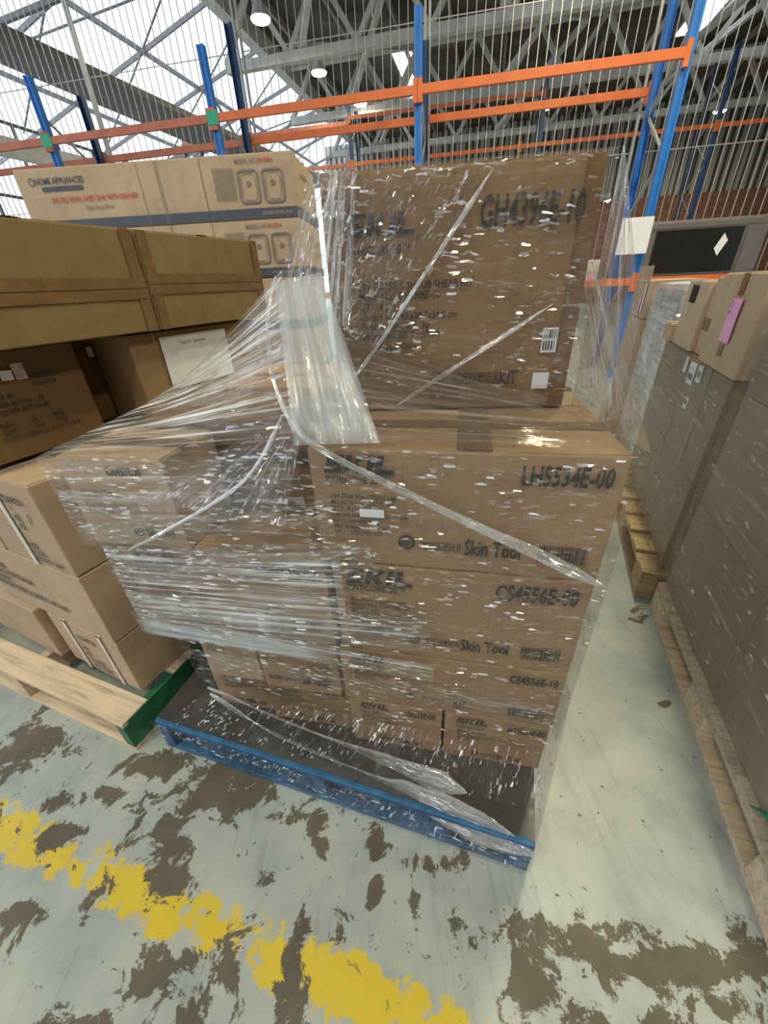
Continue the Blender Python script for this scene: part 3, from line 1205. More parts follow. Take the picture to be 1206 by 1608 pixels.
def pallet(label, origin, yaw, w, d, mat, boards=7, block=False, kind='bearer', edge_mat=None, name='wooden_pallet', top_h=0.145, mats=None):
    t = thing(name, label, 'pallet', origin, yaw)
    th = 0.018
    bw = 0.10
    for i in range(boards):
        y = (d - bw) * i / (boards - 1)
        MB().box((0, y, top_h - th), (w, y + bw, top_h)).build('deck_board', mat, t, 0.0025)
    if block:
        for x in (0, w / 2 - 0.05, w - 0.10):
            MB().box((x, 0, top_h - 2 * th - 0.001), (x + 0.10, d, top_h - th - 0.001)).build('bearer_board', mat, t, 0.002)
            for y in (0, d / 2 - 0.07, d - 0.14):
                MB().box((x, y, th + 0.001), (x + 0.10, y + 0.14, top_h - 2 * th - 0.002)).build('block', mat, t, 0.003)
            MB().box((x, 0, 0), (x + 0.10, d, th)).build('bottom_board', mat, t, 0.002)
        for y in (0, d - 0.1):
            MB().box((0.101, y, 0), (w / 2 - 0.051, y + 0.10, th)).build('bottom_board', mat, t, 0.002)
            MB().box((w / 2 + 0.051, y, 0), (w - 0.101, y + 0.10, th)).build('bottom_board', mat, t, 0.002)
    else:
        for k, x in enumerate((0, w / 2 - 0.02, w - 0.04)):
            mm = edge_mat if (edge_mat and k == 2) else mat
            MB().box((x, 0.0, th + 0.001), (x + 0.04, d, top_h - th - 0.001)).build('bearer', mm, t, 0.003)
        for y in (0, d * 0.3, d * 0.6, d - bw):
            MB().box((0, y, 0), (w, y + bw, th)).build('bottom_board', mat, t, 0.002)
    return t


# left wooden pallet: right front corner at (-.862,.755)
def corner_origin(px, py, yaw, w):
    c, s = math.cos(R(yaw)), math.sin(R(yaw))
    return (px - c * w, py - s * w)


LY = -26.0
PLY = -22.5
ox, oy = corner_origin(-0.878, 0.752, PLY, 1.165)
lp = pallet('pale wooden pallet with green painted edge under the brown strapped cartons', (ox, oy, 0), PLY, 1.165, 1.165, WOOD, 6, edge_mat=GREEN)
MB().box((1.1655, 0.02, 0.03), (1.170, 1.14, 0.143)).build('painted_side', GREEN, lp)

# blue pallet
BY = -18.7
pallet('blue painted pallet under the film wrapped tool cartons', (-0.779, 0.765, 0), BY, 1.165, 1.165, BLUEPAL, 7, name='blue_pallet', top_h=0.145)
sh = thing('slip_sheet', 'glossy black sheet lying between the blue pallet and the tool cartons', 'sheet', (-0.779, 0.765, 0.1455), BY)
vs, fs = [], []
n = 24
for j in range(n + 1):
    for i in range(n + 1):
        x, y = 0.0 + 1.165 * i / n, 0.012 + 1.14 * j / n
        vs.append((x, y, 0.0015 + 0.0012 * noise.noise(Vector((x * 9, y * 9, 3)))))
for j in range(n):
    for i in range(n):
        a = j * (n + 1) + i
        fs.append((a, a + 1, a + n + 2, a + n + 1))
nv = len(vs)
sheet = mesh_obj('sheet', vs, fs, SLIP, sh, True)

# ================================================================== MAIN LOAD
DY = -12.0
D0 = Vector((0.397, 0.561, 0))
dx = Vector((math.cos(R(DY)), math.sin(R(DY)), 0))
dn = Vector((-dx.y, dx.x, 0))


def LW(s, d, z):
    """load frame: s leftwards from the right front edge, d depth, z up"""
    return D0 - dx * s + dn * d + Vector((0, 0, z))


def lbox(label, s0, s1, d0, d1, z0, z1, mat=CARD, twist=0.0, **kw):
    p = LW(s1, d0, z0)
    return Carton(label, p, DY + twist, s1 - s0, d1 - d0, z1 - z0 - 0.003, mat, **kw)


def stdface(c, model, title, lines, kindtxt='Skin Tool', face='front', s=1.0, bc=True, dims=True, small=False, big=1.0):
    w, h = c.w, c.h
    if face == 'right':
        w = c.d
    lh = 0.036 * s * big
    c.shape(LOGO, face, 0.03, h - 0.010 - lh, lh, name='brand_mark')
    c.text('PWRCORE 20\u2122', face, 0.031, h - 0.030 - lh, 0.021 * s * big, 0.8, bold=0.01)
    ms = 0.046 * s * big
    c.text(model, face, w - 0.165 * s * big, h - 0.018 - ms * 0.8, ms * 1.12, 0.56, bold=0.02, name='model_number')
    c.text('\n'.join([title] + lines), face, 0.036, h - 0.054 * s - lh - 0.008, 0.0145 * s * big, 0.85, bold=0.008, name='detail_text')
    y = 0.050 * s
    c.shape(ROUND, face, w * 0.335, y + 0.014 * s, 0.017 * s, name='round_mark')
    c.shape(ICONS, face, w * 0.385, y, 0.0175 * s, name='handling_icons')
    c.text(kindtxt, face, w * 0.54, y - 0.006, 0.05 * s, 0.55, bold=0.02, name='tool_type_text')
    if bc:
        c.barcode(face, w * 0.79, y - 0.012, w - 0.03, y + 0.028 * s, seed=len(model) + int(h * 1000))


G1 = 'cartons of the film wrapped tool load'
# layer 1
cD = lbox('small tool carton at the front corner nearest the aisle, bottom row', 0.004, 0.268, 0.0, 0.36, 0.150, 0.354, CARD, group=G1)
cC = lbox('small tool carton of the bottom row, second from the aisle corner', 0.274, 0.532, 0.002, 0.36, 0.150, 0.354, CARD, group=G1)
cB = lbox('small tool carton of the bottom row, third from the aisle corner', 0.540, 0.800, 0.03, 0.38, 0.150, 0.354, CARD_Y, group=G1)
cA = lbox('small tool carton of the bottom row, at the wooden pallet end', 0.812, 1.0, 0.05, 0.38, 0.150, 0.354, CARD, group=G1)
for c, mod in ((cD, 'MT1822E-00'), (cC, 'VI6222E-00'), (cB, 'CR4318E-00'), (cA, 'CR4318E-00')):
    stdface(c, mod, 'Multi-Tool' if c is cD else 'Tool only', ['Model No.: ' + mod, 'QTY: 4 pcs', 'Carton size: 26.2x19.8x20.4 cm', 'Gross weight: 4.9 kg', 'Made in China'], 'Skin Tool', s=0.62, bc=False)
# layer 2
c2R = lbox('wide kit carton resting on the small cartons, barcode at its end', 0.0, 0.540, 0.0, 0.38, 0.354, 0.557, CARD, group=G1)
stdface(c2R, 'CS4556E-10', 'Brushless saw kit', ['Model No.: CS4556E-10', 'QTY: 2 pcs', 'Made in China'], 'KIT', s=0.75)
c2B = lbox('upside down carton with inverted print beside the wide kit carton', 0.550, 0.775, 0.0, 0.38, 0.354, 0.557, CARD, group=G1)
c2B.shape(LOGO, 'front', 0.20, 0.062, 0.026, name='brand_mark', rot=180)
c2B.text('CR4318E-00', 'front', 0.10, 0.06, 0.026, 0.62, rot=180, bold=0.02, name='model_number')
c2B.text('Model No.: CR4318E-00\nQTY: 4 pcs\nMade in China', 'front', 0.20, 0.10, 0.012, 0.85, rot=180, name='detail_text')
c2A = lbox('narrow carton of the second row at the wooden pallet end', 0.787, 0.955, 0.01, 0.38, 0.354, 0.557, CARD_P, group=G1)
c2A.text('Model No.: CR4318E-00\nQTY: 4 pcs\nMade in China', 'front', 0.02, 0.14, 0.014, 0.85, name='detail_text')
# layer 3
c3R = lbox('tool carton with CS4556E print under the topmost wide one', 0.0, 0.528, 0.0, 0.40, 0.557, 0.826, CARD, group=G1)
stdface(c3R, 'CS4556E-00', 'Brushless Circular Saw', ['Model No.: CS4556E-00', 'QTY: 2 pcs', 'Carton size: 50.5x28x26.9 cm', 'Net weight: 6.6 kg', 'Gross weight: 7.8 kg', 'Made in China', 'SKU: 11100121'], big=1.1)
c3L = lbox('tool carton sticking out towards the strapped cartons, white streaked film across', 0.545, 1.062, 0.0, 0.40, 0.557, 0.826, CARD, group=G1)
stdface(c3L, 'CS4556E-00', 'Brushless Circular Saw', ['Model No.: CS4556E-00', 'QTY: 2 pcs', 'Carton size: 50.5x28x26.9 cm', 'Gross weight: 7.8 kg', 'Made in China'])
# layer 4
c4R = lbox('wide flood light carton with LH5534E print at the aisle corner', 0.0, 0.545, 0.0, 0.285, 0.827, 1.085, CARD, group=G1)
stdface(c4R, 'LH5534E-00', '20V Dual Head Flood Light', ['Model No.: LH5534E-00', 'QTY: 4 pcs', 'Carton size: 50.4x28.5x25 cm', 'Gross weight: 9 kg', 'Net weight:            kg', 'SKU: LH5534E1703'], bc=True, big=1.0)
c4R.rect('front', 0.092, 0.118, 0.14, 0.136, PAPER, 'white_label', e=0.0055)
c4R.tape('top', 0.27, 0.0, 0.33, 0.28, e=0.0045, mat=TAPE_D)
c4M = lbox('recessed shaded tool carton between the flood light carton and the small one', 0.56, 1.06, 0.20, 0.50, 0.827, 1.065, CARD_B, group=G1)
c4M.shape(LOGO, 'front', 0.04, 0.165, 0.045, name='brand_mark')
c4M.text('Skin Tool', 'front', 0.27, 0.135, 0.05, 0.62, bold=0.022, name='tool_type_text')
c4M.barcode('front', 0.40, 0.125, 0.49, 0.17, seed=4)
c4S = lbox('small tool carton at the sharp overhanging corner of the wrapped load', 0.86, 1.115, -0.005, 0.185, 0.827, 1.05, CARD_P, group=G1)
c4S.text('CR431E00', 'front', 0.12, 0.185, 0.028, 0.7, bold=0.02, name='model_number')
c4S.text('20V Cordless Tool\nModel No.: CR431E00\nQTY: 4 pcs\nCarton size: 26x19x20 cm\nMade in China', 'front', 0.03, 0.14, 0.013, 0.85, name='detail_text')
c4S.shape(ROUND, 'front', 0.14, 0.045, 0.012, name='round_mark')
c4S.text('Skin Tool', 'front', 0.16, 0.035, 0.028, 0.66, bold=0.02, name='tool_type_text')
# back rows under the upper carton
c4b = lbox('plain carton behind the flood light carton, half under the upper one', 0.0, 0.545, 0.29, 0.60, 0.827, 1.085, CARD_W, group=G1)
c4c = lbox('plain carton at the back corner of the load top, aisle side', 0.0, 0.545, 0.605, 0.92, 0.827, 1.085, CARD_W, group=G1)
c4d = lbox('plain carton behind the recessed shaded one', 0.56, 1.06, 0.51, 0.90, 0.827, 1.075, CARD, group=G1)
for k, (z0, z1) in enumerate(((0.150, 0.354), (0.354, 0.557), (0.557, 0.826))):
    lv = ('bottom', 'second', 'third')[k]
    lbox('plain back row carton of the %s layer, aisle side' % lv, 0.0, 0.54, 0.41, 0.92, z0, z1, CARD, group=G1, flaps=False)
    lbox('plain back row carton of the %s layer, strapped carton side' % lv, 0.55, 1.03, 0.41, 0.90, z0, z1, CARD, group=G1, flaps=False)

# upper carton
GY = -6.0
gw = 0.487
go = Vector((0.3985 - math.cos(R(GY)) * gw, 0.837 - math.sin(R(GY)) * gw, 1.0875))
cG = Carton('large kit carton with GH4396E print standing alone on top of the wrapped load', go, GY, gw, 0.36, 0.416, CARD_G, group=G1, bulge=0.004)
cG.shape(LOGO, 'front', 0.042, 0.322, 0.034, name='brand_mark')
cG.text('PWRCORE 20\u2122', 'front', 0.042, 0.294, 0.021, 0.8, bold=0.01)
cG.text('GH4396E-10', 'front', 0.283, 0.326, 0.064, 0.53, bold=0.02, name='model_number')
cG.text('20V GRASS & SHRUB SHEAR KIT\nModel No.: GH4396E-10\nQTY: 4 pcs\nCarton size: 43.x38.7x34.8 cm\nGross weight: 8.7   kg\nOrder No.: BR Tool/W4', 'front', 0.058, 0.236, 0.0185, 0.85, bold=0.012, name='detail_text')
cG.text('Made in China', 'front', 0.09, 0.128, 0.0165, 0.85, bold=0.012, name='detail_text')
cG.shape(ROUND, 'front', 0.215, 0.066, 0.014, name='round_mark')
cG.shape(ICONS, 'front', 0.245, 0.054, 0.022, name='handling_icons')
cG.text('KIT', 'front', 0.345, 0.052, 0.038, 0.66, bold=0.02, name='tool_type_text')
lb = cG.rect('front', 0.422, 0.112, 0.452, 0.158, PAPER, 'barcode_label', e=0.0048)
cG.barcode('front', 0.425, 0.116, 0.449, 0.134, seed=5, e=0.0058, on=lb)
cG.barcode('front', 0.425, 0.138, 0.449, 0.155, seed=9, e=0.0058, on=lb)
cG.rect('front', 0.414, 0.040, 0.447, 0.073, PAPER, 'square_label', e=0.0048)
cG.tape('front', 0.20, 0.004, 0.262, 0.05, e=0.0042, mat=CARD_B)
cG.tape('front', 0.455, 0.002, 0.484, 0.414, e=0.0043, mat=TAPE)

# ================================================================== LEFT LOAD
c26, s26 = math.cos(R(LY)), math.sin(R(LY))
lx = Vector((c26, s26, 0))
ly = Vector((-s26, c26, 0))
LC = Vector((-0.873, 0.873, 0))       # right front bottom corner of the lowest carton


def llbox(label, u0, u1, d0, d1, z0, z1, mat, **kw):
    """u leftwards from the right front edge"""
    p = LC - lx * u1 + ly * d0 + Vector((0, 0, z0))
    return Carton(label, p, LY, u1 - u0, d1 - d0, z1 - z0 - 0.003, mat, **kw)


G2 = 'strapped brown cartons on the wooden pallet'
TXT = ['001862BINS', 'COAPC0', 'PCS PER I/P:         1', 'I/P PER M/CTN:      42', 'PCS PER M/CTN: 42', '', 'N.W.:        16       KGS', 'G.W.:        18.3     KGS', "CU'FT: 26.89X13.67X19.01 inch"]
a1 = llbox('pale strapped carton of the bottom row beside the green pallet edge', 0.0, 0.38, 0.0, 0.5, 0.147, 0.385, CARD_P, group=G2)
a1.strap_loop(0.10)
a1.strap_loop(0.29)
a1.text('COAPC0\n1\n42\n42\n16  KGS\n18.3  KGS', 'front', 0.14, 0.17, 0.03, 0.9, bold=0.02)
a2 = llbox('pale carton of the bottom row set back behind a gap', 0.43, 0.86, -0.02, 0.5, 0.147, 0.385, CARD_P, group=G2)
a3 = llbox('brown carton of the bottom row filling the back, strap over it', 0.0, 0.86, 0.52, 1.0, 0.147, 0.385, CARD_Y, group=G2)
b1 = llbox('long printed carton of the second row with creased film on its edge', 0.0, 0.62, 0.0, 0.42, 0.387, 0.655, CARD_P, group=G2)
b1.text('001862BINS\nMADE IN AUSTRALIA\nITEM NO:\nCARTON SIZE: 26.89X13.67 inch', 'front', 0.0, 0.17, 0.034, 0.95, bold=0.02)
b1.text('\n'.join(TXT[1:8]), 'right', 0.10, 0.20, 0.026, 0.8)
b2 = llbox('brown carton behind the long printed one on the second row', 0.0, 0.62, 0.43, 0.98, 0.387, 0.655, CARD_Y, group=G2)
d1 = llbox('strapped printed carton of the third row with a pen mark', 0.0, 0.35, 0.0, 0.35, 0.657, 0.945, CARD_P, group=G2)
d1.strap_loop(0.155, 0.018)
d1.text('COAPC0\n   1\n   42\n   42', 'front', 0.18, 0.22, 0.03, 0.9, bold=0.02)
d1.text('16  KGS\n18.3  KGS\n13.67X19.01 inch', 'front', 0.15, 0.07, 0.026, 0.9, bold=0.02)
d1.shape([[(0, 0), (0.004, 0), (0.012, 0.03), (0.008, 0.03)]], 'front', 0.27, 0.16, 1.2, name='pen_mark')
d1.strap_loop(0.26, 0.012, axis='x')
d2 = llbox('brown carton of the third row behind the pen marked one', 0.0, 0.35, 0.36, 0.98, 0.657, 0.955, CARD_Y, group=G2)
d3 = llbox('carton of the third row at the outer end', 0.37, 0.80, 0.0, 0.98, 0.657, 0.955, CARD_P, group=G2, flaps=False)
# fourth row: faces turned to the aisle of the load
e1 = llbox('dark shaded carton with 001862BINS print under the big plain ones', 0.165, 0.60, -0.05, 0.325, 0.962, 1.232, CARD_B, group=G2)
for txt, u_, v_ in (('001862BINS', 0.484, 0.192), ('COAPC0', 0.487, 0.174), ('PCS PER I/P:', 0.36, 0.156), ('1', 0.512, 0.156), ('I/P PER M/CTN:   42', 0.372, 0.137), ('PCS PER M/CTN: 42', 0.378, 0.118),
                    ('N.W.:', 0.372, 0.088), ('16', 0.445, 0.088), ('KGS', 0.50, 0.088), ('G.W.:', 0.372, 0.070), ('18.3', 0.445, 0.070), ('KGS', 0.502, 0.070), ("CU'FT: 26.89X13.67X19.01 inch", 0.366, 0.052)):
    e1.text(txt, 'right', u_ - 0.25, v_, 0.0175, 0.85, bold=0.014)
e1.rect('right', 0.175, 0.198, 0.202, 0.222, PAPER, 'white_label', e=0.005, rot=-4)
e1.rect('right', 0.206, 0.195, 0.233, 0.235, simple('clear_glossy_tape', (0.5, 0.42, 0.34), 0.1, bump=0.6, scale=60), 'glossy_tape', e=0.005)
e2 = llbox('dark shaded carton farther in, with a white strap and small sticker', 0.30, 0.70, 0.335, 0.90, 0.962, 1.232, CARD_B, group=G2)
e2.strap_loop(0.163, 0.012, axis='x')
for txt, u_, v_ in (('001862BINS', 0.11, 0.195), ('COAPC0', 0.12, 0.175), ('1', 0.135, 0.156), ('42', 0.135, 0.137), ('42', 0.135, 0.118), ('KGS', 0.14, 0.088), ('KGS', 0.14, 0.07), ('inch', 0.13, 0.052)):
    e2.text(txt, 'right', u_, v_, 0.0175, 0.85, bold=0.014)
e2.rect('right', 0.098, 0.205, 0.116, 0.235, PAPER, 'small_sticker', e=0.005)
# fifth row
f1 = llbox('big plain carton with a wide taped seam, overhanging the dark printed one', 0.048, 0.62, -0.05, 0.533, 1.2385, 1.502, CARD_O, group=G2, flaps=True)
for o_ in (0.088, 0.116):
    f1.tape('right', 0.0, o_, 0.582, o_ + 0.026, e=0.004 + (o_ - 0.088) * 0.02)
f1.tape('right', 0.545, 0.0, 0.581, 0.26, e=0.0032)
f2 = llbox('big plain carton with taped seam beside the sink cartons', 0.050, 0.62, 0.541, 1.068, 1.2385, 1.502, CARD_O, group=G2)
for o_ in (0.098, 0.126):
    f2.tape('right', 0.0, o_, 0.525, o_ + 0.026, e=0.004 + (o_ - 0.098) * 0.02)
f2.tape('right', 0.006, 0.0, 0.040, 0.26, e=0.0032)
f2.tape('right', 0.49, 0.0, 0.524, 0.26, e=0.0032)
h1 = llbox('yellowish carton with a white delivery note under the big plain ones', 0.10, 0.285, 0.45, 1.03, 0.962, 1.230, CARD_Y, group=G2)
nt_ = h1.rect('right', 0.105, 0.085, 0.40, 0.252, PAPER, 'delivery_note', e=0.006, rot=0)
h1.text('Total T/P   20 cartons', 'right', 0.18, 0.222, 0.014, 0.9, e=0.0075, on=nt_)
h1.text('- - - - - - - - - -\n- - - - - - - -\n- - - - - - - - - - -', 'right', 0.19, 0.19, 0.010, 0.9, e=0.0075, mat=INK_GREY, on=nt_)

# sink cartons
SY = -4.0
sx0 = Vector((-0.345 - math.cos(R(SY)) * 1.38, 2.41 - math.sin(R(SY)) * 1.38, 0))
G3 = 'long sink cartons stacked behind'
pallet('wooden pallet hidden below the stacked sink cartons', (sx0.x, sx0.y + 0.02, 0), SY, 1.38, 0.9, WOOD_Y, 6)


def sink_carton(k, z, label):
    c = Carton(label, Vector((sx0.x, sx0.y, z)), SY, 1.38, 0.50, 0.2455, CARD_W, group=G3, flaps=k < 2)
    c.rect('front', 0.004, 0.003, 1.376, 0.042, INK_BLUE, 'dark_band', e=0.0042)
    c.rect('right', 0.004, 0.003, 0.496, 0.042, INK_BLUE, 'dark_band', e=0.0042)
    if k > 1:
        return c
    c.text('HOME APPLIANCES', 'front', 0.095, 0.185, 0.034, 0.85, mat=INK_BLUE, bold=0.018)
    c.shape([q for q in ROUND[:22]], 'front', 0.078, 0.196, 0.015, INK_BLUE, 'ring_mark')
    c.rect('front', 0.12, 0.158, 0.33, 0.175, INK_BLUE, 'text_bar', e=0.0043)
    c.text('DOUBLE BOWL INSET SINK WITH DRAINER', 'front', 0.15, 0.113, 0.029, 0.78, mat=INK_RED, bold=0.01)
    c.text('Right Hand Bowl', 'front', 0.31, 0.078, 0.027, 0.8, mat=INK_GREY)
    c.text('MODEL NO.', 'front', 1.10, 0.212, 0.025, 0.8, mat=INK_GREY, bold=0.012)
    c.text('IN100RA', 'front', 1.21, 0.212, 0.025, 0.8, mat=INK_RED, bold=0.012)
    for u in (0.62, 0.71, 0.93, 0.71 + 0.01):
        c.rect('front', u, 0.0, u + 0.0025, 0.244, INK_GREY if u != 0.93 else CARD_B, 'fold_line', e=0.0046)

    def ring(u0, v0, u1, v1, t):
        P = []

        def rr(x0, y0, x1, y1, r_):
            o_ = []
            for (cx, cy, a0) in ((x1 - r_, y1 - r_, 0), (x0 + r_, y1 - r_, 90), (x0 + r_, y0 + r_, 180), (x1 - r_, y0 + r_, 270)):
                for q in range(4):
                    a = R(a0 + 30 * q)
                    o_.append((cx + r_ * math.cos(a), cy + r_ * math.sin(a)))
            return o_
        A = rr(u0, v0, u1, v1, 0.022)
        B = rr(u0 + t, v0 + t, u1 - t, v1 - t, 0.016)
        for i in range(len(A)):
            j = (i + 1) % len(A)
            P.append([A[i], A[j], B[j], B[i]])
        return P
    P = ring(1.10, 0.06, 1.205, 0.19, 0.008) + ring(1.22, 0.06, 1.325, 0.19, 0.008) + ring(1.115, 0.073, 1.19, 0.177, 0.003) + ring(1.235, 0.073, 1.31, 0.177, 0.003)
    P += [[(x + 0.012 * math.cos(R(60 * i)), 0.137 + 0.012 * math.sin(R(60 * i))) for i in range(6)] for x in (1.152, 1.272)]
    for i in range(16):
        P.append([(0.985 + i * 0.0065, 0.075), (0.9875 + i * 0.0065, 0.075), (0.9875 + i * 0.0065, 0.2), (0.985 + i * 0.0065, 0.2)])
    c.shape(P, 'front', 0, 0, 1, INK_GREY, 'sink_drawing')
    c.text('DOUBLE BOWL SINK', 'front', 1.20, 0.015, 0.02, 0.8, mat=CARD_W, e=0.0062)
    c.text('HOME APPLIANCES', 'right', 0.12, 0.17, 0.03, 0.8, mat=INK_BLUE)
    return c


for k in range(7):
    z = 0.147 + 0.249 * (6 - k)
    names_ = ['topmost, whole double bowl drawing in view', 'second from the top, one bowl in view', 'third from the top', 'fourth from the top', 'third from the bottom', 'second from the bottom', 'lowest']
    sink_carton(k, z, 'long cream sink carton with dark base band, ' + names_[k])

# ================================================================== RIGHT STACKS
# first: wrapped load nearest the camera
Y1 = 70.0 - 90.0
o1 = Vector((0.817, 0.24, 0))
pallet('wooden pallet under the dull wrapped load nearest the viewer', o1, Y1, 1.1, 1.13, WOOD, 6, block=True)


def stackbox(o, yaw, label, x0, x1, y0, y1, z0, z1, mat, **kw):
    c, s = math.cos(R(yaw)), math.sin(R(yaw))
    p = Vector((o.x + c * x0 - s * y0, o.y + s * x0 + c * y0, z0))
    return Carton(label, p, yaw, x1 - x0, y1 - y0, z1 - z0 - 0.003, mat, **kw)


G4 = 'dull brown cartons in the nearest wrapped load'
ords = ('bottom', 'middle', 'top')
for k in range(3):
    z0 = 0.147 + k * 0.41
    for j in range(2):
        stackbox(o1, Y1, 'dull brown carton, %s layer of the nearest wrapped load, %s half' % (ords[k], ('viewer side', 'far')[j]), 0.02, 1.05, 0.02 + j * 0.55, 0.565 + j * 0.55, z0, z0 + 0.41, CARD_D, group=G4, flaps=(k == 2), bulge=0.002)
# second
Y2 = 67.0 - 90.0
o2 = Vector((1.172, 1.372, 0))
pallet('yellowish wooden pallet under the wrapped load with white labels', o2, Y2, 1.1, 1.25, WOOD_Y, 7, block=True)
G5 = 'brown cartons in the labelled wrapped load'
for k in range(2):
    z0 = 0.147 + k * 0.42
    for j in range(2):
        c = stackbox(o2, Y2, 'brown carton, %s layer of the labelled wrapped load, %s half' % (('bottom', 'top')[k], ('viewer side', 'far')[j]), 0.085, 1.05, 0.04 + j * 0.60, 0.635 + j * 0.60, z0, z0 + 0.42, CARD_D, group=G5, flaps=(k == 1), bulge=0.002)
        if k == 1 and j == 0:
            # left face u runs from the far edge to the near one
            for (u, v, w_, h_) in ((0.03, 0.30, 0.10, 0.095), (0.155, 0.33, 0.07, 0.07), (0.11, 0.20, 0.06, 0.05)):
                lb = c.rect('left', u, v, u + w_, v + h_, PAPER, 'shipping_label', e=0.005, rot=3)
                c.barcode('left', u + 0.01, v + 0.02, u + w_ - 0.015, v + 0.045, seed=int(u * 100), e=0.0062, on=lb)
            c.tape('left', 0.28, 0.0, 0.33, 0.41, mat=TAPE_D)
        if k == 1 and j == 1:
            c.rect('left', 0.53, 0.33, 0.58, 0.40, PAPER, 'shipping_label', e=0.005)
# upper cartons on it
G6 = 'loose cartons on top of the labelled load'
u1 = stackbox(o2, Y2, 'pinkish tan carton with a pink note above the labelled load', 0.06, 0.62, 0.02, 0.46, 0.99, 1.315, CARD_W, group=G6)
pn = u1.rect('left', 0.19, 0.10, 0.29, 0.245, PINK, 'pink_note', e=0.008, rot=0)
u1.text('8 of 12', 'left', 0.21, 0.19, 0.03, 0.9, mat=simple('purple_ink', (0.2, 0.08, 0.35), 0.6), e=0.0095, rot=75, name='handwriting', on=pn)
u1.tape('left', 0.20, 0.255, 0.25, 0.322)
u1.tape('left', 0.20, 0.05, 0.25, 0.09)
u2 = stackbox(o2, Y2, 'slim tan carton leaning behind the one with the pink note', 0.09, 0.60, 0.49, 0.66, 0.99, 1.30, CARD_W, group=G6)
u2.tape('left', 0.0, 0.10, 0.16, 0.15)
u3 = stackbox(o2, Y2, 'tan carton with handle hole and small print next to the white wrapped load', 0.07, 0.60, 0.68, 1.02, 0.99, 1.285, CARD_W, group=G6)
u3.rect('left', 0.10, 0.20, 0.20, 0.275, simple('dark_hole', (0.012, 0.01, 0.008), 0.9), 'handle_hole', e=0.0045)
u3.text('Item\nQty\nSize\nMade in', 'left', 0.12, 0.17, 0.018, 0.9, mat=INK_GREY)
u4 = stackbox(o2, Y2, 'flat carton lid lying on the labelled load', 0.05, 0.60, 1.04, 1.20, 0.99, 1.08, CARD_W, group=G6)

# third: whitish wrapped load
o3 = Vector((1.83, 2.60, 0))
pallet('wooden pallet under the whitish wrapped load', o3, Y2, 1.1, 0.9, WOOD_Y, 6, block=True)
for j, lab in enumerate(('lower', 'upper')):
    stackbox(o3, Y2, '%s pale grey carton inside the whitish wrapped load' % lab, 0.03, 1.05, 0.02, 0.88, 0.147 + j * 0.54, 0.147 + (j + 1) * 0.54, simple('pale_grey_carton_%d' % j, (0.36, 0.33, 0.30), 0.7), group='pale grey cartons of the whitish load', flaps=(j == 1))
# fourth: open carton stack
o4 = Vector((2.22, 3.56, 0))
for j, lab in enumerate(('lowest', 'second', 'third')):
    stackbox(o4, Y2, '%s tan carton below the open one at the aisle end' % lab, 0.0, 0.6, 0.0, 0.7, 0.0 + j * 0.33, 0.33 + j * 0.33, CARD_P, group='tan cartons at the aisle end', flaps=False)
oc = stackbox(o4, Y2, 'open tan carton with raised flap and a pink tag at the aisle end', 0.0, 0.38, 0.0, 0.7, 0.992, 1.27, CARD_P, flaps=False)
MB().box((0.0, 0.004, 0.278), (0.004, 0.7, 0.38)).build('raised_flap', CARD_P, oc.root)
oc.rect('left', 0.45, 0.02, 0.53, 0.16, PINK, 'pink_tag', e=0.006, rot=-10)
oc.rect('left', 0.60, 0.05, 0.66, 0.26, PAPER, 'white_sheet', e=0.006, rot=-6)


# ================================================================== STRETCH FILM
def sheet_mesh(name, q, mat, parent, nu=60, nv=60, amp=0.004, flip=False, sag=0.0, along='u', freq=26.0, seed=0.0, soft=0.5):
    """ruled sheet between four corners (P00,P10,P11,P01), folds running along u"""
    P00, P10, P11, P01 = [Vector(p) for p in q]
    lu = max((P10 - P00).length, (P11 - P01).length)
    lv = max((P01 - P00).length, (P11 - P10).length)
    nrm = (P10 - P00).cross(P01 - P00).normalized()
    vs, fs, uv = [], [], []
    for j in range(nv + 1):
        v = j / nv
        for i in range(nu + 1):
            u = i / nu
            p = (P00 * (1 - u) + P10 * u) * (1 - v) + (P01 * (1 - u) + P11 * u) * v
            if along == 'u':
                a, c = u * lu, v * lv
            else:
                a, c = v * lv, u * lu
            e = noise.noise(Vector((a * 2.2 + seed, c * freq, seed)))
            e2 = noise.noise(Vector((a * 5 + seed, c * freq * 2.7, seed + 9)))
            fold = (1 - abs(e) * 2.2) * 0.8 + e2 * 0.5
            edge = min(1.0, 6 * min(u, 1 - u) + 0.25) * min(1.0, 6 * min(v, 1 - v) + 0.25)
            p = p + nrm * (amp * fold * edge - sag * math.sin(math.pi * u) * math.sin(math.pi * v))
            vs.append(p)
            uv.append((a, c))
    for j in range(nv):
        for i in range(nu):
            a = j * (nu + 1) + i
            fs.append((a, a + 1, a + nu + 2, a + nu + 1))
    o = mesh_obj(name, vs, fs, mat, parent, True, uv)
    fade = o.data.attributes.new('layers', 'FLOAT', 'POINT')
    val = []
    for j in range(nv + 1):
        for i in range(nu + 1):
            u, v = i / nu, j / nv
            w1 = 0.10 + 0.06 * noise.noise(Vector((v * 9, seed, 3)))
            w2 = 0.10 + 0.08 * noise.noise(Vector((u * 9, seed, 7)))
            q = min(1, u / w1, (1 - u) / w1) * min(1, v / w2, (1 - v) / w2)
            val.append(soft + (1 - soft) * max(0.0, q))
    fade.data.foreach_set('value', val)
    return o


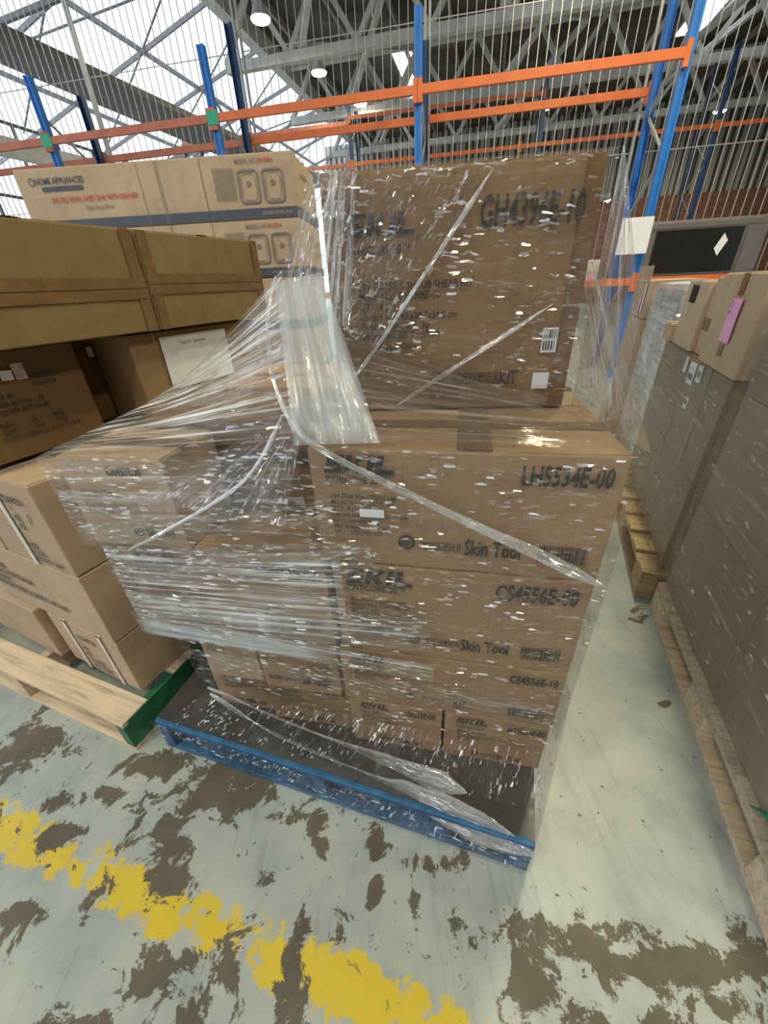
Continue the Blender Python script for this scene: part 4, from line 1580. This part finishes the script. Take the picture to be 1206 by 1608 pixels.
def rope(name, pts, w, t, mat, parent, twist=1.5, steps=60):
    """gathered, twisted band of film through points"""
    P = [Vector(p) for p in pts]
    n = len(P) - 1
    vs, fs, uv = [], [], []
    K = 12
    L_ = 0
    prev = None
    for i in range(steps + 1):
        f = i / steps * n
        k = min(int(f), n - 1)
        x = f - k
        p0, p1, p2, p3 = P[max(k - 1, 0)], P[k], P[k + 1], P[min(k + 2, n)]
        c = 0.5 * ((2 * p1) + (-p0 + p2) * x + (2 * p0 - 5 * p1 + 4 * p2 - p3) * x * x + (-p0 + 3 * p1 - 3 * p2 + p3) * x ** 3)
        if prev is not None:
            L_ += (c - prev).length
        prev = c
        d = (p2 - p1).normalized()
        up = dn
        s = d.cross(up).normalized()
        a0 = twist * math.sin(i / steps * 5) * 0.35
        ww = w * min(1.0, 0.12 + i / 9, 0.12 + (steps - i) / 9) * (1 + 0.35 * noise.noise(Vector((i * 0.15, w * 99, 1))))
        for j in range(K):
            a = 2 * math.pi * j / K
            r = 1 + 0.35 * noise.noise(Vector((j * 1.7, i * 0.05, 4)))
            v = s * math.cos(a) * ww / 2 * r + up * math.sin(a) * t / 2 * r
            v = Matrix.Rotation(a0, 3, d) @ v
            vs.append(c + v)
            uv.append((L_, j / K * w * 2))
    for i in range(steps):
        for j in range(K):
            j2 = (j + 1) % K
            fs.append((i * K + j, i * K + j2, (i + 1) * K + j2, (i + 1) * K + j))
    o = mesh_obj(name, vs, fs, mat, parent, True, uv)
    fade = o.data.attributes.new('layers', 'FLOAT', 'POINT')
    fade.data.foreach_set('value', [0.55 + 0.6 * abs(noise.noise(Vector((k // K * 0.22, k % K * 1.3, w * 77)))) for k in range(len(vs))])
    return o


F_CLEAR = film_mat('clear_film', 0.012, 0.24, 0.58, 0.74, su=1.6, sv=60, amp=1.0, rough=0.07, gloss=0.02, cell=(70, 250), spark=0.22, sgloss=0.35)
F_MID = film_mat('layered_film', 0.03, 0.60, 0.53, 0.68, su=1.5, sv=75, amp=1.0, rough=0.08, gloss=0.03, cell=(60, 240), spark=0.25, sgloss=0.35)
F_STREAK = film_mat('streaked_film', 0.05, 1.3, 0.50, 0.60, su=1.2, sv=90, amp=1.0, rough=0.08, gloss=0.05, cell=(50, 240), spark=0.25, sgloss=0.35)
F_WHITE = film_mat('gathered_film', 0.38, 0.45, 0.38, 0.68, su=1.3, sv=110, amp=0.6, rough=0.15, gloss=0.015, cell=(40, 220), tint=(0.76, 0.88, 1.0), spark=0.05, sgloss=0.3)
F_ROPE = film_mat('twisted_film', 0.14, 0.65, 0.40, 0.66, su=3, sv=220, amp=0.9, rough=0.1, gloss=0.10, cell=(60, 400), spark=0.4)
F_DULL = film_mat('dull_film', 0.05, 0.45, 0.52, 0.72, su=2.2, sv=40, amp=0.7, rough=0.12, gloss=0.06, cell=(45, 120), spark=0.06)
F_HAZE = film_mat('hazy_film', 0.42, 0.6, 0.40, 0.60, su=1.4, sv=22, amp=0.7, rough=0.14, gloss=0.12, cell=(30, 80), spark=0.15)

film = thing('stretch_film', 'clear stretch film wrapped round the tool cartons and their blue pallet', 'plastic wrap')
e = 0.016
sheet_mesh('film_panel', [LW(0.56, -e, 0.83), LW(-0.014, -e, 0.83), LW(-0.014, -e, 1.09), LW(0.56, -e, 1.095)], F_CLEAR, film, 60, 50, 0.004, seed=1)
sheet_mesh('film_panel', [LW(1.125, -e - .012, 0.835), LW(0.555, -e, 0.825), LW(0.56, -e, 1.092), LW(1.13, -e - .012, 1.056)], F_MID, film, 60, 50, 0.005, seed=2)
sheet_mesh('film_panel', [LW(1.076, -e - .008, 0.555), LW(0.50, -e - .006, 0.553), LW(0.50, -e - .004, 0.86), LW(1.08, -e - .008, 0.835)], F_STREAK, film, 60, 60, 0.005, seed=3)
sheet_mesh('film_panel', [LW(0.52, -e - .002, 0.553), LW(-0.013, -e, 0.553), LW(-0.013, -e, 0.835), LW(0.52, -e - .002, 0.835)], F_CLEAR, film, 60, 60, 0.004, seed=4)
sheet_mesh('film_panel', [LW(0.975, -e + .004, 0.30), LW(-0.012, -e - .002, 0.25), LW(-0.012, -e, 0.556), LW(1.0, -e, 0.556)], F_CLEAR, film, 80, 60, 0.004, seed=5)
# thick gathered band along the lower edge of the third layer
sheet_mesh('gathered_band', [LW(1.078, -e - .012, 0.548), LW(0.30, -e - .010, 0.50), LW(0.30, -e - .008, 0.56), LW(1.085, -e - .014, 0.63)], F_STREAK, film, 60, 20, 0.004, seed=6, soft=0.35)
sheet_mesh('gathered_band', [LW(1.078, -e - .014, 0.550), LW(0.55, -e - .012, 0.53), LW(0.55, -e - .010, 0.57), LW(1.083, -e - .016, 0.61)], F_WHITE, film, 60, 20, 0.004, seed=67, soft=0.0)
# skirt down to the pallet


def PW(x, y, z):
    c, s = math.cos(R(BY)), math.sin(R(BY))
    return Vector((-0.779 + c * x - s * y, 0.765 + s * x + c * y, z))


sheet_mesh('film_skirt', [PW(0.0, -0.006, 0.10), PW(1.168, -0.008, 0.02), LW(-0.012, -e, 0.26), LW(0.97, -e + .004, 0.31)], F_CLEAR, film, 80, 50, 0.006, along='v', seed=7)
sheet_mesh('film_skirt', [PW(0.0, -0.009, 0.03), PW(1.17, -0.010, 0.008), PW(1.17, -0.008, 0.15), PW(0.0, -0.008, 0.15)], F_CLEAR, film, 80, 16, 0.003, seed=8)
sheet_mesh('film_skirt', [PW(1.17, -0.008, 0.01), PW(1.174, 0.9, 0.02), LW(-0.014, 0.9, 0.5), LW(-0.013, -e, 0.5)], F_MID, film, 40, 50, 0.004, along='v', seed=9)
sheet_mesh('film_panel', [LW(-0.014, -e, 0.3), LW(-0.014, 0.93, 0.3), LW(-0.014, 0.93, 1.09), LW(-0.014, -e, 1.09)], F_CLEAR, film, 60, 60, 0.003, seed=10)
sheet_mesh('film_panel', [LW(1.078, 0.91, 0.5), LW(1.078, -e, 0.52), LW(1.11, -e, 0.84), LW(1.08, 0.91, 0.84)], F_STREAK, film, 50, 50, 0.004, seed=11)
sheet_mesh('film_panel', [LW(1.08, 0.91, 0.83), LW(1.13, -e, 0.83), LW(1.13, -e - .01, 1.056), LW(1.08, 0.91, 1.08)], F_MID, film, 50, 50, 0.004, seed=12)
# tent over the lower shoulder, up to the knot beside the upper carton
knot_hi = Vector((-0.170, 0.87, 1.365))
knot_lo = Vector((-0.140, 0.655, 1.104))
cornerL = LW(1.13, -e - .01, 1.056)
sheet_mesh('film_tent', [cornerL, knot_lo, knot_hi, Vector((-0.50, 1.02, 1.13))], F_STREAK, film, 80, 70, 0.006, sag=0.01, seed=13)
sheet_mesh('film_tent', [cornerL, knot_lo + Vector((0, 0, -0.01)), Vector((-0.16, 0.76, 1.2)), LW(1.08, 0.5, 1.075)], F_CLEAR, film, 80, 60, 0.005, seed=14)
# fan over the left part of the upper carton
gf = Vector((math.sin(R(GY)), -math.cos(R(GY)), 0))


def GW(u, z, off=0.012):
    return Vector((go.x + math.cos(R(GY)) * u, go.y + math.sin(R(GY)) * u, 1.0875 + z)) + gf * off


sheet_mesh('film_fan', [GW(0.10, 0.10, .02), GW(0.30, 0.41), GW(-0.012, 0.414), knot_hi], F_CLEAR, film, 70, 70, 0.004, seed=15)
sheet_mesh('film_fan', [knot_hi + Vector((-.01, 0, -.03)), GW(-0.012, 0.42), GW(0.07, 0.415), GW(0.04, 0.17, .03)], F_STREAK, film, 60, 50, 0.005, seed=16)
# film over the front of the upper carton
sheet_mesh('film_panel', [GW(0.0, 0.05), GW(gw + .012, 0.0), GW(gw + .012, 0.418), GW(-0.01, 0.418)], F_CLEAR, film, 70, 70, 0.003, seed=17)
sheet_mesh('film_panel', [GW(-0.01, 0.42), GW(gw + .012, 0.42), GW(gw + .012, 0.422, -0.36), GW(-0.01, 0.422, -0.36)], F_CLEAR, film, 50, 40, 0.003, seed=18)
# from the foot of the upper carton to the front edge of the layer below
sheet_mesh('film_apron', [LW(0.55, -e, 1.096), LW(-0.014, -e, 1.096), GW(gw, 0.02), GW(-0.02, 0.17)], F_CLEAR, film, 70, 50, 0.005, seed=19)
sheet_mesh('film_apron', [knot_lo, LW(0.1, -e, 1.10), GW(0.42, 0.03, .02), GW(0.06, 0.13, .03)], F_MID, film, 60, 50, 0.005, seed=20)
# wing at the aisle side of the upper carton
sheet_mesh('film_wing', [LW(-0.014, -e, 1.095), GW(gw + .014, 0.0), GW(gw + .014, 0.42), GW(gw + .016, 0.425)], F_MID, film, 40, 50, 0.004, along='v', seed=21)
sheet_mesh('film_wing', [LW(-0.014, -e, 1.095), LW(-0.014, 0.80, 1.095), GW(gw + .03, 0.24, -0.30), GW(gw + .014, 0.27, 0.0)], F_STREAK, film, 50, 60, 0.005, along='v', seed=22)
# dense white gathered sash crossing the knot
sheet_mesh('gathered_sash', [knot_lo + Vector((-0.01, -0.01, -0.005)), LW(0.402, -e - .004, 1.102), GW(-0.005, 0.27, .03), knot_hi + Vector((-0.015, -0.015, -0.02))], F_WHITE, film, 60, 60, 0.006, along='v', seed=23)
# twisted bands
rope('twisted_band', [knot_lo + Vector((-0.01, -0.01, 0.06)), LW(0.52, -e - .012, 1.10), LW(0.30, -e - .012, 0.985), LW(0.12, -e - .010, 0.90), LW(-0.006, -e - .006, 0.836)], 0.024, 0.006, F_ROPE, film)
rope('twisted_band', [knot_lo + Vector((-0.02, -0.005, 0.05)), LW(0.66, -e - .03, 1.03), LW(0.88, -e - .035, 0.90), LW(1.0, -e - .016, 0.835)], 0.008, 0.004, F_ROPE, film)
rope('twisted_band', [knot_lo + Vector((-0.01, 0, 0.02)), Vector((-0.185, 0.72, 1.20)), Vector((-0.195, 0.80, 1.29)), knot_hi + Vector((-0.01, -0.02, -0.01))], 0.008, 0.004, F_ROPE, film)
rope('twisted_band', [GW(0.30, 0.405, .02), GW(0.18, 0.25, .024), GW(0.05, 0.09, .028), knot_lo + Vector((0.01, 0.02, 0.03))], 0.009, 0.003, F_ROPE, film)
rope('twisted_band', [LW(0.96, -e - .004, 0.30), LW(0.75, -0.06, 0.22), LW(0.45, -0.10, 0.165), PW(0.9, 0.02, 0.155), PW(1.165, -0.006, 0.12)], 0.085, 0.006, F_ROPE, film)
rope('twisted_band', [LW(0.96, -e - .004, 0.33), LW(0.7, -0.04, 0.25), LW(0.4, -0.07, 0.19), LW(0.2, -0.10, 0.17)], 0.06, 0.006, F_ROPE, film)
sheet_mesh('gathered_band', [LW(1.11, -e - .018, 0.955), LW(0.86, -e - .02, 0.962), LW(0.86, -e - .02, 0.982), LW(1.118, -e - .018, 0.985)], F_STREAK, film, 40, 10, 0.003, seed=61, soft=0.1)
# streaks pulled across the recessed part
sheet_mesh('film_panel', [LW(1.10, -e - .012, 0.835), LW(0.50, -e - .004, 0.93), LW(0.52, -e - .004, 0.985), LW(1.12, -e - .014, 0.89)], F_MID, film, 60, 24, 0.004, seed=62, soft=0.1)
sheet_mesh('film_panel', [LW(1.07, -e - .010, 0.72), LW(0.42, -e - .004, 0.80), LW(0.44, -e - .004, 0.90), LW(1.08, -e - .010, 0.82)], F_MID, film, 60, 30, 0.004, seed=63, soft=0.1)
sheet_mesh('film_panel', [LW(1.07, -e - .012, 0.57), LW(0.30, -e - .004, 0.60), LW(0.32, -e - .004, 0.70), LW(1.075, -e - .012, 0.70)], F_STREAK, film, 60, 30, 0.004, seed=64, soft=0.1)
sheet_mesh('film_panel', [LW(0.95, -e - .005, 0.44), LW(0.0, -e - .004, 0.40), LW(0.0, -e - .004, 0.47), LW(0.97, -e - .005, 0.50)], F_MID, film, 60, 20, 0.004, seed=65, soft=0.0)
sheet_mesh('film_panel', [LW(0.90, -e - .03, 0.98), LW(0.60, -e - .02, 0.93), knot_lo, LW(0.66, -e + .05, 1.10)], F_MID, film, 50, 30, 0.004, along='v', seed=66, soft=0.1)
# crease across the upper carton, its glint put in as whiter film
rope('crease_glint_strip', [GW(0.43, 0.20, .016), GW(0.30, 0.12, .018), GW(0.20, 0.06, .022), GW(0.13, 0.02, .04)], 0.010, 0.004, F_ROPE, film, steps=40)

# film on the right hand loads


def box_film(label, o, yaw, w, d, z0, z1, mat, off=0.012, seed=0, top=False, name='stretch_film'):
    t = thing(name, label, 'plastic wrap')
    c, s = math.cos(R(yaw)), math.sin(R(yaw))

    def P(x, y, z):
        return Vector((o.x + c * x - s * y, o.y + s * x + c * y, z))
    x0, x1, y0, y1 = -off, w + off, -off, d + off
    sheet_mesh('film_side', [P(x0, y1, z0), P(x0, y0, z0), P(x0, y0, z1), P(x0, y1, z1)], mat, t, 70, 70, 0.005, along='u', freq=14, seed=seed)
    sheet_mesh('film_side', [P(x0, y0, z0), P(x1, y0, z0), P(x1, y0, z1), P(x0, y0, z1)], mat, t, 50, 60, 0.005, freq=14, seed=seed + 1)
    if top:
        sheet_mesh('film_top', [P(x0, y0, z1), P(x1, y0, z1), P(x1, y1, z1), P(x0, y1, z1)], mat, t, 40, 40, 0.012, freq=9, seed=seed + 2)
    return t, P


def off_o(o, yaw, x, y):
    c, s = math.cos(R(yaw)), math.sin(R(yaw))
    return Vector((o.x + c * x - s * y, o.y + s * x + c * y, 0))


t1, P1 = box_film('dull stretch film round the load nearest the viewer on the aisle', off_o(o1, Y1, 0.012, 0.02), Y1, 1.04, 1.1, 0.10, 1.39, F_DULL, seed=31)
rope('film_rope', [P1(-0.02, 0.42, 0.62), P1(-0.022, 0.28, 0.52), P1(-0.022, 0.22, 0.40)], 0.025, 0.006, F_ROPE, t1)
gs = thing('green_strap', 'green strap end caught under film of the nearest aisle load', 'strap')
rope('strap_band', [P1(-0.02, 0.20, 0.16), P1(-0.022, 0.15, 0.215), P1(-0.022, 0.05, 0.25), P1(-0.02, -0.02, 0.27)], 0.012, 0.003, simple('green_plastic_strap', (0.0, 0.26, 0.15), 0.35), gs, twist=0.2)
t2, P2 = box_film('stretch film round the load with white shipping labels', off_o(o2, Y2, 0.075, 0.035), Y2, 0.98, 1.2, 0.12, 0.985, F_DULL, seed=41)
t3, P3 = box_film('whitish stretch film bagging the load behind the labelled one', off_o(o3, Y2, 0.02, 0.02), Y2, 1.04, 0.87, 0.06, 1.25, F_HAZE, seed=51, top=True)

# ================================================================== ODD GOODS
# white paper on the aisle upright
wp = thing('paper_sheet', 'white paper sheet fixed to the blue uprights beside the aisle', 'paper', rk(3.22, -0.09, 1.53), RY)
MB().box((0, 0, 0), (0.36, 0.003, 0.38)).build('sheet', PAPER, wp)
# oven like cabinet with dark glass
ov = thing('glass_front_oven', 'stainless oven with a dark glass door and a small white tag beyond the aisle cartons', 'oven', rk(3.62, 0.1, 1.245), RY)
MB().box((0, 0.02, 0), (1.35, 0.6, 0.62)).build('cabinet', STAIN, ov, 0.008)
MB().box((0.10, 0.0, 0.05), (1.08, 0.019, 0.52)).build('door_glass', GLASSD, ov, 0.004)
MB().box((0.0, -0.006, 0.54), (1.30, 0.018, 0.60)).build('door_handle', STAIN, ov, 0.006)
MB().box((1.12, 0.0, 0.03), (1.33, 0.019, 0.52)).build('control_panel', STAIN, ov, 0.004)
mb = MB()
mb.v += [(0.80, -0.004, 0.30), (0.86, -0.004, 0.22), (0.93, -0.004, 0.38), (0.87, -0.004, 0.46)]
mb.v += [(x, y - 0.002, z) for x, y, z in mb.v]
mb.f += [(0, 1, 2, 3), (4, 5, 6, 7), (0, 1, 5, 4), (1, 2, 6, 5), (2, 3, 7, 6), (3, 0, 4, 7)]
mb.build('tag', PAPER, ov)
beam(3.55, 6.6, 0, 1.22, 'low orange shelf beam carrying the oven', ORANGE)
beam(3.55, 6.6, 0.95, 1.22, 'low orange rear shelf beam behind the oven', ORANGE, front=False)
# white goods on the rack level below the upright paper
wg = thing('white_appliance', 'low white boxy appliance with a pink slip behind the wrapped load', 'appliance', rk(1.9, 0.05, 1.275), RY)
MB().box((0, 0, 0), (1.2, 0.6, 0.22)).build('cabinet', WHITE, wg, 0.01)
MB().box((0.0, -0.004, 0.03), (1.2, 0.0, 0.04)).build('groove', STEEL_D, wg)
MB().box((0.95, -0.006, -0.02), (1.17, -0.003, 0.06)).build('pink_slip', PINK, wg)
MB().box((0.82, -0.006, 0.05), (0.93, -0.003, 0.11)).build('lime_slip', GREENP, wg)
# white plastic over a glass pane
wb_ = thing('plastic_sheeting', 'crumpled white plastic sheeting heaped on the carton with the pink note', 'plastic wrap', off_o(o2, Y2, 0.32, 0.12) + Vector((0, 0, 1.322)), Y2)
vs, fs = [], []
n = 22
for j in range(n + 1):
    for i in range(n + 1):
        u, v = i / n, j / n
        bump = math.sin(math.pi * u) ** 0.6 * math.sin(math.pi * v) ** 0.6 if 0 < u < 1 and 0 < v < 1 else 0
        vs.append((0.75 * u, 0.45 * v, bump * (0.03 + 0.035 * u + 0.02 * noise.noise(Vector((u * 6, v * 6, 2))))))
for j in range(n):
    for i in range(n):
        a = j * (n + 1) + i
        fs.append((a, a + 1, a + n + 2, a + n + 1))
mesh_obj('crumpled_sheet', vs, fs, PLASTIC, wb_, True)
